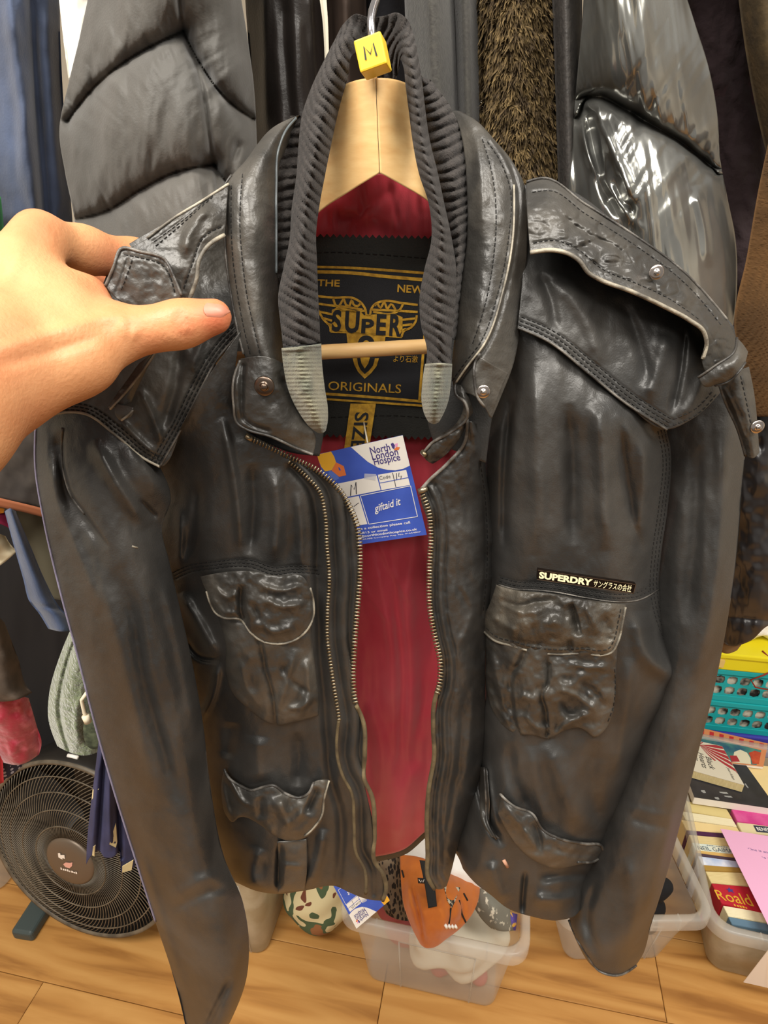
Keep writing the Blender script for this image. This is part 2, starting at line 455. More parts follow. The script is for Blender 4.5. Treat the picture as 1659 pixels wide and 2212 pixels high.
# ================================================================ materials
LEATHER = mat('black_leather', (.025, .0242, .023), .40, col2=(.050, .047, .043), nscale=14, ndetail=6, cpos=(.42, .72), bump=.35, bscale=900,
              bdist=.0006, rvar=.07, spec=.45)
LEATHER2 = mat('worn_black_leather', (.03, .028, .025), .40, col2=(.085, .076, .063), nscale=24, ndetail=7, cpos=(.45, .75), bump=.3, bscale=700,
               bdist=.0008, rvar=.05, spec=.6)
EDGE = mat('worn_edge', (.10, .088, .070), .55, col2=(.34, .30, .23), nscale=60, cpos=(.4, .62), bump=.4, bscale=600)
EDGEDK = mat('worn_edge_dark', (.03, .027, .024), .45, col2=(.17, .155, .135), nscale=45, cpos=(.45, .7), bump=.4, bscale=600)
THREAD = mat('black_thread', (.008, .0075, .007), .8)
LINING = mat('red_satin_lining', 'bc3846', .36, col2='d0505c', nscale=9, cpos=(.35, .65), bump=.15, bscale=1500, sheen=.25, spec=.4)
KNIT = mat('charcoal_knit', '262220', .95, col2='36312e', nscale=350, ndetail=2, bump=.8, bscale=1100, bdist=.0012, sheen=.05)
KNITEND = mat('grey_green_knit', '76725e', .95, col2='454b42', nscale=28, ndetail=5, cpos=(.4, .62), bump=.8, bscale=1300, bdist=.001, sheen=.2)
PATCHBLK = mat('black_suede', '1d1c19', .75, col2='262521', nscale=40, bump=.4, bscale=900)
LABEL = mat('label_black_satin', '14151a', .6, bump=.4, bscale=2500)
GOLD = mat('label_gold_thread', 'd0a02c', .6, col2='a87c1c', nscale=300, bump=.4, bscale=2500)
BRASS = mat('aged_brass', '8f8470', .34, metal=.85, col2='6a5c44', nscale=200)
SILVER = mat('nickel', 'c8bdb6', .22, metal=1)
DKMETAL = mat('dark_plated_metal', '3d322c', .25, metal=.9)
WOODH = mat('pale_beech', 'dcb981', .42, col2='c99b62', nscale=18, ndetail=5, cpos=(.3, .75), stretch=(1, 6, 9), bump=.08, bscale=60, spec=.4)
YELLOW = mat('yellow_plastic', 'e2bf35', .4, sss=.1)
BLACKP = mat('black_print', (.012, .012, .014), .6)
WHITEP = mat('white_print', 'f4f0e8', .6)
PAPER = mat('white_card', 'f0e9df', .65)
BLUEP = mat('blue_print', '3c56b8', .55, col2='4460c2', nscale=60)
PURPLE = mat('purple_print', '46387c', .6)
SKIN = mat('skin', 'b98157', .46, col2='c99468', nscale=34, ndetail=6, bump=.4, bscale=520, bdist=.0007, sss=.12, spec=.4)
# wooden floor
def wood_floor():
    m = bpy.data.materials.new('oak_laminate'); m.use_nodes = True; nt = m.node_tree; N = nt.nodes; L = nt.links
    b = N['Principled BSDF']; tc = N.new('ShaderNodeTexCoord'); oi = N.new('ShaderNodeObjectInfo')
    ad = N.new('ShaderNodeVectorMath'); ad.operation = 'ADD'
    mu = N.new('ShaderNodeVectorMath'); mu.operation = 'SCALE'; mu.inputs[0].default_value = (17, 5, 3); L.new(oi.outputs['Random'], mu.inputs['Scale'])
    L.new(tc.outputs['Object'], ad.inputs[0]); L.new(mu.outputs[0], ad.inputs[1])
    mp = N.new('ShaderNodeMapping'); mp.inputs['Scale'].default_value = (1.0, 9.0, 1); L.new(ad.outputs[0], mp.inputs[0])
    n1 = N.new('ShaderNodeTexNoise'); n1.inputs['Scale'].default_value = 3.2; n1.inputs['Detail'].default_value = 6; n1.inputs['Distortion'].default_value = 1.2
    L.new(mp.outputs[0], n1.inputs['Vector'])
    w = N.new('ShaderNodeTexWave'); w.wave_type = 'BANDS'; w.bands_direction = 'Y'; w.inputs['Scale'].default_value = .55; w.inputs['Distortion'].default_value = 14
    w.inputs['Detail'].default_value = 3; w.inputs['Detail Scale'].default_value = 1.2; L.new(mp.outputs[0], w.inputs['Vector'])
    mx = N.new('ShaderNodeMix'); mx.inputs[0].default_value = .22; L.new(n1.outputs['Fac'], mx.inputs[2]); L.new(w.outputs['Fac'], mx.inputs[3])
    r = N.new('ShaderNodeValToRGB'); e = r.color_ramp.elements
    e[0].position = .25; e[0].color = (*lin('8a5c2c'), 1); e[1].position = .7; e[1].color = (*lin('b98a4e'), 1)
    k = e.new(.45); k.color = (*lin('ab7a40'), 1)
    L.new(mx.outputs[0], r.inputs[0]); L.new(r.outputs[0], b.inputs['Base Color'])
    b.inputs['Roughness'].default_value = .42; b.inputs['Specular IOR Level'].default_value = .35
    bp = N.new('ShaderNodeBump'); bp.inputs['Strength'].default_value = .12; bp.inputs['Distance'].default_value = .002
    L.new(mx.outputs[0], bp.inputs['Height']); L.new(bp.outputs[0], b.inputs['Normal'])
    return m
OAK = wood_floor()
# ================================================================ the room
YAW = math.radians(-11)
ex = np.array([math.cos(YAW), math.sin(YAW)]); ny = np.array([-math.sin(YAW), math.cos(YAW)])
floor = box('floor', (-2.4, -2.6, -.05), (2.6, 2.6, -.012), mat('floor_underlay', '4a3722', .9)); tag(floor, kind='structure')
PW = .177; PL = 1.21
pb = bmesh.new(); bmesh.ops.create_cube(pb, size=1)
for v in pb.verts: v.co = Vector((v.co.x*(PL-.0012), v.co.y*(PW-.0012), v.co.z*.012-.006))
bmesh.ops.bevel(pb, geom=[e for e in pb.edges if all(v.co.z > -.005 for v in e.verts)], offset=.0012, segments=1, affect='EDGES')
pme = bpy.data.meshes.new('plank'); pb.to_mesh(pme); pb.free(); pme.materials.append(OAK)
for r in range(-8, 14):
    nc = .613 + PW*(r+.5)
    sh = (-.145 if r == 0 else -.867 if r == -1 else (r*.437) % PL)
    for k in range(-4, 5):
        ec = sh + PL*(k+.5)
        p = ex*ec + ny*nc
        if not (-2.9 < p[0] < 3.1 and -1.0 < p[1] < 2.7): continue
        o = bpy.data.objects.new('plank', pme); COL.objects.link(o); o.location = (p[0], p[1], 0); o.rotation_euler = (0, 0, YAW)
        put(o, floor)
wb = box('wall_back', (-2.4, 2.5, -.05), (2.6, 2.6, 2.7), mat('cream_paint', 'd8cfbd', .8, bump=.1, bscale=200)); tag(wb, kind='structure')
for nm, x0 in (('wall_left', -2.5), ('wall_right', 2.6)): tag(box(nm, (x0, -.6, -.05), (x0+.1, 2.6, 2.7), MATS['cream_paint']), kind='structure')
# ================================================================ leather jacket
J = thing('leather_jacket', 'black leather flight jacket with red lining hanging open on a wooden hanger', 'jacket', (0, .43, .85))
def R3(rows, f):
    """give every (px,py) of the rows a depth from f(row index 0..1, position in row 0..1)"""
    out = []
    for i, r in enumerate(rows):
        n = len(r)
        out.append([(p[0], p[1], p[2]) if len(p) > 2 else (p[0], p[1], f(i/(len(rows)-1), k/(n-1))) for k, p in enumerate(r)])
    return out
def seamg(pl, n=3, gap=7, first=0, amp=.95, w=2.8):
    return [(offset_poly(pl, first+gap*k), w, -amp, 'g', False) for k in range(n)]
def seaml(pl, n=3, gap=7, first=0): return [offset_poly(pl, first+gap*k) for k in range(n)]
# ---- seam and zip lines read off the photograph
ZL1 = [(536, 945), (589, 969), (641, 994), (682, 1014), (722, 1046), (755, 1095), (771, 1135), (777, 1190), (777, 1246), (771, 1323), (765, 1400),
       (763, 1477), (769, 1523), (784, 1557), (788, 1630), (786, 1680), (803, 1719), (809, 1803), (809, 1861), (827, 1888), (834, 1919), (827, 1944)]
ZL2 = [(625, 998), (662, 1030), (690, 1062), (702, 1111), (706, 1180), (711, 1246), (707, 1323), (707, 1381), (713, 1427), (723, 1496), (732, 1554),
       (730, 1642), (742, 1680), (757, 1707), (765, 1784), (769, 1842), (788, 1880), (790, 1930)]
ZR = [(910, 1064), (925, 1100), (931, 1150), (928, 1227), (930, 1323), (941, 1381), (951, 1427), (949, 1481), (938, 1519), (936, 1573), (938, 1630),
      (926, 1707), (922, 1765), (924, 1842), (926, 1899), (938, 1919)]
VL = [(76, 915), (130, 892), (180, 893), (250, 940), (310, 990), (345, 1008)]
VR = [(345, 1008), (395, 920), (435, 838), (470, 775), (520, 718)]
YS = [(1118, 708), (1180, 735), (1270, 805), (1350, 870), (1440, 928)]
AH = [(1440, 928), (1450, 975), (1442, 1100), (1428, 1200), (1424, 1270), (1450, 1370), (1497, 1445)]
PSL = [(380, 1250), (410, 1236), (460, 1228), (540, 1224), (590, 1240), (640, 1236), (690, 1240)]
PSR = [(1075, 1262), (1110, 1272), (1161, 1275), (1199, 1279), (1264, 1291), (1340, 1300), (1380, 1296), (1424, 1272)]
# ---- back of the jacket: red lining and leather behind it
lrow = [[(560, 395), (690, 385), (820, 375), (930, 385), (1060, 395)], [(540, 700), (690, 700), (820, 700), (930, 700), (1080, 700)],
        [(560, 1000), (690, 1000), (820, 1000), (930, 1000), (1120, 1000)], [(560, 1300), (690, 1300), (820, 1300), (930, 1300), (1130, 1300)],
        [(560, 1600), (690, 1600), (820, 1600), (930, 1600), (1130, 1600)], [(570, 1830), (700, 1850), (820, 1849), (870, 1836), (925, 1792), (1000, 1760), (1130, 1760)]]
lstk = [([(800, 1180), (830, 1300), (850, 1420), (845, 1560)], 16, 5), ([(900, 1150), (880, 1300), (890, 1450), (870, 1640)], 14, 4),
        ([(850, 1200), (858, 1330), (870, 1480), (862, 1700)], 12, -5), ([(930, 1180), (925, 1400), (915, 1600)], 18, -4),
        ([(790, 1500), (820, 1600), (815, 1760)], 14, 4), ([(700, 440), (800, 470), (870, 500)], 18, 2.5), ([(850, 400), (800, 450), (740, 480)], 12, -2),
        ([(900, 1640), (870, 1740), (850, 1830)], 16, 4), ([(800, 1130), (840, 1220), (905, 1330)], 5, 1.5), ([(780, 1250), (830, 1330), (880, 1370)], 5, 1.2)]
lining = patch('lining', R3(lrow, lambda t, s: .452+.012*t+.010*(2*s-1)**2), LINING, J, step=5, strokes=lstk, noise=[(5, 45, 170, 3), (1.2, 14, 50, 5)], thick=.0015)
tag(lining.obj, 'red satin lining')
patch('back_panel', R3([[(p[0], p[1]) for p in r] for r in lrow[:-1]]+[[(560, 1842), (700, 1862), (820, 1860), (875, 1846), (930, 1802), (1005, 1772), (1135, 1770)]],
      lambda t, s: .465+.012*t+.010*(2*s-1)**2), LEATHER, J, step=12, noise=(2, 60, 120, 8), thick=.003, lookup=False)
# ---- pinked neck facing
def zig(x0, y0, x1, y1, n, a):
    return [(x0+(x1-x0)*i/n, y0+(y1-y0)*i/n+(a if i % 2 else -a)) for i in range(n+1)]
nf = flat(.4425)
tp = zig(650, 508, 960, 513, 44, 4); bt = zig(650, 940, 960, 948, 44, 4)
V = [P(x, y, .4425) for x, y in tp]+[P(x, y, .4425) for x, y in bt]+[P(x, y, .4445) for x, y in tp]+[P(x, y, .4445) for x, y in bt]
n = 45; Fc = []
for i in range(n-1):
    Fc += [(i, i+1, n+i+1, n+i), (i, 2*n+i, 2*n+i+1, i+1), (n+i+1, 3*n+i+1, 3*n+i, n+i)]
tag(mesh('neck_facing', V, Fc, PATCHBLK, J, False), 'black facing with zigzag cut edges')
dashes('facing_stitching', [[(655, 548), (720, 545), (800, 549), (940, 560)], [(655, 905), (760, 900), (860, 898), (940, 905)]], nf, THREAD, J, 10, 5, 1.2)
# ---- woven label
Q = Quad(P(655, 572, .4415), P(930, 590, .4415), P(912, 880, .4412), P(640, 852, .4412))
lb = mesh('brand_label', [Q.at(0, 0), Q.at(1, 0), Q.at(1, 1), Q.at(0, 1)]+[Q.at(u, v, -.0008) for u, v in ((0, 0), (1, 0), (1, 1), (0, 1))],
          [(0, 1, 2, 3), (0, 4, 5, 1), (1, 5, 6, 2), (2, 6, 7, 3), (3, 7, 4, 0)], LABEL, J, False)
tag(lb, 'black woven neck label with gold lettering and a winged emblem')
def L_(px, py):
    """pixel on the label to its unit square"""
    c = [(655, 572), (930, 590), (912, 880), (640, 852)]
    u = v = .5
    for _ in range(20):
        x = c[0][0]*(1-u)*(1-v)+c[1][0]*u*(1-v)+c[2][0]*u*v+c[3][0]*(1-u)*v; y = c[0][1]*(1-u)*(1-v)+c[1][1]*u*(1-v)+c[2][1]*u*v+c[3][1]*(1-u)*v
        u += (px-x)/273*.9; v += (py-y)/285*.9
    return u, v
def LP(cx, cy): return L_(640+cx/5.184, 540+cy/5.184)          # from the enlarged view
LL = lambda pts: [LP(*p) for p in pts]
def lline(pts, w, sm=True, lift=.0004): qline('label_line', Q, LL(pts), w, GOLD, lb, lift, sm)
lline([(60, 185), (620, 200), (1000, 225), (1480, 262)], .018); lline([(60, 238), (620, 252), (1000, 290), (1480, 330)], .024)
lline([(40, 1590), (640, 1625), (1420, 1690)], .022); lline([(40, 1650), (640, 1690), (1420, 1740)], .018)
lline([(1488, 330), (1440, 900), (1378, 1690)], .02)
def ltext(s, cx0, cx1, cy0, cy1, hgt, bold=.01, mt=GOLD, lift=.0005):
    a = LP(cx0, cy0); b = LP(cx1, cy1)
    qtext('lettering', Q, s, a[0], a[1], b[0], hgt/5.184/285, mt, lb, lift, bold, 0, 0, b[1]-a[1])
ltext('THE', 235, 485, 385, 392, 70, .02); ltext('NEW', 1130, 1425, 450, 470, 78, .02)
ltext('ORIGINALS', 355, 1170, 1555, 1590, 105, .005)
ltext('\u3088\u308a\u77f3\u6fc0', 1085, 1360, 1215, 1222, 60, .0)
# wings: gold field with black feathers' gaps drawn as gold lines
for pts in ([(210, 490), (420, 510), (650, 520), (720, 560), (775, 640), (790, 700), (800, 705)], [(215, 570), (380, 592), (560, 610), (740, 640)], [(210, 590), (250, 650), (300, 740), (380, 830), (385, 880)],
            [(260, 660), (400, 690)], [(300, 730), (400, 760)], [(345, 790), (400, 810)], [(415, 525), (440, 590), (490, 640), (600, 660), (770, 650)],
            [(1360, 590), (1190, 570), (960, 550), (880, 580), (835, 640), (820, 700), (800, 705)], [(1360, 665), (1180, 655), (1000, 645), (850, 640)],
            [(1350, 700), (1340, 760), (1290, 830), (1200, 880), (1180, 940)], [(1340, 735), (1180, 750)], [(1300, 800), (1180, 810)], [(1230, 850), (1170, 870)],
            [(1195, 575), (1160, 640), (1110, 670), (860, 660)], [(385, 880), (600, 890), (800, 905), (1000, 925), (1180, 940)], [(200, 520), (200, 590)],
            [(480, 600), (500, 570), (530, 525), (560, 590), (590, 600), (620, 535), (650, 595), (690, 600), (720, 565)],
            [(880, 600), (900, 570), (940, 620), (985, 560), (1020, 630), (1060, 580), (1110, 640)]):
    lline(pts, .017)
letf = [(400, 640), (480, 610), (720, 660), (760, 700), (880, 690), (960, 690), (1110, 690), (1190, 720), (1190, 860), (1150, 930), (980, 915), (790, 900), (560, 885), (400, 875), (385, 800), (470, 740), (395, 700)]
qpoly('emblem_field', Q, LL(letf), GOLD, lb, .0004)
def big(s, c0, c1, y0, y1, h, lift=.0007): ltext(s, c0, c1, y0, y1, h, .035, LABEL, lift)
big('S', 395, 500, 865, 868, 220); big('U', 540, 700, 880, 885, 225); big('P', 725, 865, 890, 895, 150); big('E', 890, 1000, 905, 910, 215); big('R', 1040, 1170, 915, 925, 225)
def ell(cx, cy, rx, ry, a0, a1, n=24): return [(cx+rx*math.cos(math.radians(a0+(a1-a0)*i/n)), cy+ry*math.sin(math.radians(a0+(a1-a0)*i/n))) for i in range(n+1)]
qpoly('emblem_shield', Q, LL([(560, 885), (1000, 925), (985, 1030), (950, 1100), (610, 1100), (575, 1020)]), GOLD, lb, .0004)
qpoly('emblem_ring', Q, LL(ell(783, 1010, 92, 90, 0, 360)), LABEL, lb, .0006); qpoly('emblem_ring', Q, LL(ell(783, 1012, 38, 36, 0, 360)), GOLD, lb, .0008)
qpoly('emblem_point', Q, LL([(630, 1180), (925, 1180), (900, 1270), (840, 1350), (765, 1420), (690, 1340), (650, 1260)]), GOLD, lb, .0004)
qpoly('emblem_point', Q, LL([(680, 1180), (880, 1180), (860, 1260), (815, 1320), (765, 1365), (715, 1310), (690, 1250)]), LABEL, lb, .0006)
qpoly('emblem_point', Q, LL([(715, 1170), (825, 1170), (805, 1240), (765, 1300), (730, 1240)]), GOLD, lb, .0008)
# ---- size tab
Qs = Quad(P(757, 872, .4405), P(812, 872, .4405), P(797, 972, .437), P(743, 972, .437))
sl = mesh('size_label', [Qs.at(0, 0), Qs.at(1, 0), Qs.at(1, 1), Qs.at(0, 1)]+[Qs.at(u, v, -.0006) for u, v in ((0, 0), (1, 0), (1, 1), (0, 1))],
          [(0, 1, 2, 3), (0, 4, 5, 1), (1, 5, 6, 2), (2, 6, 7, 3), (3, 7, 4, 0)], GOLD, J, False); tag(sl, 'gold size tab with black letters')
qtext('lettering', Qs, 'SIZE', .26, .18, .80, .52, LABEL, sl, .0006, .02, 0, 1)
# ================================================================ front panels
yokeL = patch('yoke', [[(250, 545, .383), (380, 470, .40), (500, 425, .41)], [(170, 740, .362), (330, 645, .372), (505, 580, .398)], [(110, 880, .352), (300, 800, .360), (518, 690, .368)],
                       [(76, 915, .352), (130, 892, .350), (180, 893, .350), (250, 940, .354), (310, 990, .358), (345, 1008, .36), (395, 920, .36), (435, 838, .36), (470, 775, .362), (520, 718, .366)]],
              LEATHER2, J, step=3.5, thick=.003, noise=[(2.5, 60, 60, 21), (.45, 16, 16, 22)],
              strokes=seamg(VR, 3, -8, -5)+seamg(VL, 3, -7, -5)+[([(300, 840), (330, 900), (350, 960)], 9, 4), ([(390, 740), (380, 830), (350, 930)], 12, -4), ([(450, 700), (410, 800)], 10, 3),
                       ([(260, 905), (300, 950), (340, 985)], 8, 3), ([(420, 660), (470, 690), (510, 680)], 12, 3)])
dashes('stitching', seaml(VR, 3, -8, -5)+seaml(VL, 3, -7, -5), yokeL, THREAD, J)
cord('seam_edge', VL, yokeL, 3.0, EDGE, J, .6); cord('seam_edge', VR, yokeL, 2.4, EDGEDK, J, .6)
frL = [[(345, 1000), (395, 915), (440, 830), (520, 715)], [(346, 1012), (420, 930), (480, 890), (535, 938)], [(352, 1040), (440, 1000), (560, 965), (648, 997)],
       [(352, 1075), (450, 1055), (600, 1025), (727, 1050)], [(335, 1145), (450, 1135), (620, 1120), (766, 1122)], [(345, 1240), (480, 1232), (640, 1232), (777, 1236)],
       [(375, 1400), (500, 1395), (640, 1395), (765, 1400)], [(395, 1477), (510, 1477), (650, 1477), (763, 1477)], [(415, 1555), (520, 1553), (660, 1552), (784, 1555)],
       [(430, 1680), (540, 1680), (670, 1680), (786, 1680)], [(440, 1790), (560, 1790), (690, 1790), (809, 1800)], [(470, 1845), (570, 1862), (700, 1862), (811, 1864)],
       [(490, 1895), (550, 1915), (680, 1906), (740, 1900), (790, 1900), (830, 1900)], [(515, 1908), (552, 1924), (600, 1931), (657, 1924), (727, 1915), (755, 1928), (792, 1942), (828, 1946)]]
Lprof = lambda t, s: .357+.048*t + .05*max(0, .22-s)**1.1/.22 - .006*math.sin(math.pi*min(1, max(0, (s-.15)/.85)))
VALL = [(632, 1010), (672, 1060), (683, 1110), (685, 1246), (690, 1400), (700, 1500), (706, 1600), (716, 1690), (735, 1760), (735, 1850), (728, 1912)]
frontL = patch('front_panel', R3(frL, Lprof), LEATHER, J, step=3.2, thick=.003, sgain=1.35, noise=[(4, 70, 170, 31), (1.0, 20, 30, 32)],
    strokes=[(VALL, 11, -6, 'g', False), (ZL2, 7, 2.0, 'g', False), (offset_poly(ZL2, -17), 6, -3.0, 'g', False), (offset_poly(ZL2, -34), 7, 2.2, 'g', False), (offset_poly(ZL2, -48), 5, -3.2, 'g', False),
             ([(478, 900), (500, 1000), (520, 1180)], 10, 5), ([(590, 1010), (600, 1100), (590, 1220)], 16, 6), ([(545, 1000), (548, 1100), (540, 1200)], 14, -5), ([(640, 1060), (650, 1150), (648, 1230)], 9, 3),
             ([(430, 1040), (420, 1120), (400, 1210)], 12, -4), ([(385, 1090), (390, 1160), (385, 1230)], 9, 4), ([(390, 1280), (420, 1330), (470, 1420)], 12, 7), ([(400, 1380), (430, 1420), (475, 1425)], 6, -5),
             ([(470, 1430), (460, 1500), (430, 1560)], 9, 6), ([(560, 1590), (555, 1640), (560, 1690)], 22, 4), ([(640, 1580), (645, 1640), (640, 1700)], 14, -4), ([(500, 1560), (490, 1640)], 16, -5),
             ([(560, 1830), (545, 1880), (550, 1925)], 16, 6), ([(700, 1790), (690, 1850), (665, 1920)], 12, 6), ([(605, 1820), (600, 1925)], 7, -5)]+seamg(PSL, 3, -7, 0))
dashes('stitching', seaml(PSL, 3, -7, 0), frontL, THREAD, J, 7, 3)
cord('placket_edge', ZL2[1:], frontL, 2.2, EDGEDK, J, .4)
def teeth(name, pl, base, y0, y1, parent, pitch=7.2, ln=9, wd=2.2, side=1):
    p = smooth_poly(pl, 1.5)[:, :2]; seg = np.linalg.norm(np.diff(p, axis=0), axis=1); cum = np.concatenate([[0], np.cumsum(seg)])
    V = []; Fc = []; x = 0
    while x < cum[-1]-2:
        a = np.array([np.interp(x, cum, p[:, 0]), np.interp(x, cum, p[:, 1])]); b = np.array([np.interp(x+2, cum, p[:, 0]), np.interp(x+2, cum, p[:, 1])])
        x += pitch
        if not (y0 <= a[1] <= y1): continue
        d = (b-a)/max(np.linalg.norm(b-a), 1e-6); n = np.array([-d[1], d[0]]); Y = base.look(*a)-.0012; k = len(V)
        for dz in (.0006, -.0016):
            f = 1 if dz > 0 else .72
            for su, sv in ((-1, -1), (1, -1), (1, 1), (-1, 1)):
                q = a+n*su*ln*f*.75+d*sv*wd*f; V.append(P(q[0], q[1], Y+dz))
        Fc += [(k+4, k+5, k+6, k+7)]+[(k+i, k+(i+1) % 4, k+4+(i+1) % 4, k+4+i) for i in range(4)]
    return mesh(name, V, Fc, BRASS, parent, True)
zm = teeth('zip_teeth', ZL1, frontL, 0, 1520, J); tag(zm, 'row of small brass zip teeth', kind='stuff')
zm = teeth('zip_teeth', ZL2, frontL, 0, 1560, J, 7, 6.5, 2.1); tag(zm, 'inner row of small brass zip teeth', kind='stuff')
TAN = mat('tan_zip_tape', '6b5c40', .8, col2='4a3e2b', nscale=60, bump=.4, bscale=900)
cord('zip_tape', [p for p in ZL1 if p[1] > 1500], frontL, 5, TAN, J, .6); cord('zip_tape', [p for p in ZL2 if p[1] > 1540], frontL, 3.5, TAN, J, .8)
cord('zip_stop', [(530, 941), (545, 949)], frontL, 7, BRASS, J, 2)
# ---- left sleeve (viewer's left)
slL = [VL, [(74, 955), (150, 960), (250, 1005), (330, 1040), (369, 1078)], [(76, 1010), (160, 1035), (270, 1085), (350, 1140)], [(95, 1130), (200, 1150), (300, 1190), (365, 1210)],
       [(130, 1280), (240, 1300), (330, 1310), (388, 1310)], [(165, 1410), (270, 1430), (360, 1430), (413, 1420)], [(203, 1560), (310, 1570), (390, 1570), (438, 1560)], [(243, 1700), (340, 1710), (410, 1700), (455, 1700)],
       [(290, 1850), (370, 1860), (440, 1850), (484, 1850)], [(335, 1990), (410, 1990), (480, 1960), (525, 1950)], [(370, 2095), (440, 2100), (505, 2070), (538, 2050)],
       [(398, 2205), (450, 2200), (500, 2160), (533, 2110)], [(412, 2290), (440, 2275), (470, 2245), (496, 2210)]]
Lsl = lambda t, s: .372+.006*t - (.020+.016*min(1, t*2.5))*math.sin(math.pi*s)**.8
FOLD = [(136, 925), (133, 970), (137, 1020), (150, 1065), (185, 1115), (235, 1185)]
sleeveL = patch('sleeve', R3(slL, Lsl), LEATHER, J, step=3.6, closed=1.0, sgain=1.3, noise=[(4, 80, 220, 41), (.9, 22, 30, 42)],
    strokes=[(FOLD, 9, -6, 'fold'), ([(120, 960), (118, 1050), (170, 1200), (220, 1330)], 14, 4), ([(200, 950), (250, 1040), (320, 1140)], 16, 6), ([(250, 1220), (290, 1330), (310, 1450), (350, 1600), (400, 1760)], 18, -5),
             ([(200, 1200), (250, 1360), (300, 1560), (350, 1750)], 24, 5), ([(350, 1240), (390, 1400), (425, 1600)], 14, 5), ([(300, 1080), (340, 1120)], 6, -2.5), ([(370, 1945), (430, 1905), (480, 1890)], 14, 2.5),
             ([(370, 1968), (430, 1935), (490, 1915)], 10, -2), ([(500, 2110), (470, 2170), (440, 2230)], 8, -4), ([(300, 1830), (350, 1990), (400, 2150)], 12, 4)])
cord('sleeve_edge_and_sheen', [(135, 925), (134, 970), (138, 1020), (151, 1064), (183, 1110)], sleeveL, 3, EDGEDK, J, .5)
cord('sleeve_edge_and_sheen', [(77, 925), (76, 1000), (96, 1130), (131, 1280), (166, 1410), (204, 1560), (244, 1700), (291, 1850), (336, 1990)], sleeveL, 2.6, mat('painted_lilac_sheen', '7a7488', .5, bump=.2, bscale=500), J, .3)  # lilac sheen of the light along the sleeve edge, painted as a cord
cord('sleeve_wrinkle_scuff', [(285, 1180), (297, 1183)], sleeveL, 2.2, EDGE, J, .2)
# ---- right yoke, placket, front, sleeve
yokeR = patch('yoke', [[(1120, 400, .418), (1200, 400, .424), (1350, 495, .43), (1480, 590, .43), (1585, 705, .425)], [(1130, 560, .386), (1240, 590, .386), (1400, 670, .39), (1500, 740, .395), (1592, 765, .42)],
                       [(1125, 640, .374), (1230, 690, .374), (1380, 780, .378), (1480, 830, .384), (1575, 820, .41)], [(1118, 708, .37), (1180, 735, .368), (1270, 805, .367), (1350, 870, .37), (1440, 928, .378), (1500, 902, .388), (1553, 852, .405)]],
              LEATHER, J, step=3.5, thick=.003, noise=[(3, 60, 120, 51), (.6, 18, 22, 52)],
              strokes=seamg(YS, 3, -9, -7)+[([(1200, 600), (1260, 680), (1300, 790)], 18, 5), ([(1165, 590), (1190, 650), (1200, 720)], 12, -4), ([(1480, 700), (1470, 800), (1448, 900)], 8, -6), ([(1440, 720), (1420, 800), (1400, 870)], 16, 5),
                       ([(1340, 640), (1380, 740), (1400, 840)], 14, -4), ([(1520, 800), (1500, 860), (1470, 905)], 12, 4)])
dashes('stitching', seaml(YS, 3, -9, -7)+[[(1455, 905), (1500, 885), (1545, 838)], [(1455, 918), (1505, 896), (1550, 848)]], yokeR, THREAD, J)
cord('seam_edge', YS, yokeR, 2.6, EDGEDK, J, .6)
bdR = [[(1080, 650, .385), (1190, 690, .383), (1285, 760, .383), (1365, 825, .386), (1450, 890, .394)], [(1080, 700, .383), (1180, 732, .3735), (1270, 802, .3725), (1350, 867, .3755), (1440, 926, .384)], [(1040, 850), (1165, 850), (1270, 880), (1360, 930), (1448, 965)], [(1012, 960), (1140, 955), (1260, 960), (1360, 980), (1450, 1000)],
       [(1032, 1060), (1130, 1060), (1230, 1065), (1340, 1080), (1442, 1100)], [(1038, 1160), (1130, 1160), (1230, 1165), (1340, 1180), (1428, 1200)], [(1038, 1265), (1130, 1265), (1230, 1270), (1340, 1275), (1424, 1270)],
       [(1040, 1365), (1130, 1370), (1230, 1370), (1350, 1370), (1450, 1370)], [(1038, 1445), (1130, 1450), (1230, 1450), (1370, 1450), (1497, 1445)], [(1038, 1500), (1130, 1500), (1230, 1505), (1360, 1500), (1488, 1485)],
       [(1036, 1590), (1110, 1590), (1200, 1590), (1320, 1590), (1430, 1572)], [(1028, 1670), (1090, 1680), (1180, 1685), (1290, 1685), (1385, 1665)], [(998, 1775), (1060, 1780), (1140, 1790), (1250, 1790), (1330, 1785)],
       [(982, 1838), (1040, 1850), (1110, 1860), (1210, 1870), (1296, 1865)], [(990, 1852), (1030, 1890), (1100, 1920), (1200, 1930), (1276, 1905)], [(1000, 1877), (1026, 1907), (1061, 1934), (1095, 1961), (1149, 1980), (1207, 1988), (1245, 1976), (1262, 1930)]]
Rprof = lambda t, s: .366+.042*t + .035*max(0, .07-s)/.07 + .035*max(0, s-.8)/.2 - .010*math.sin(math.pi*s)
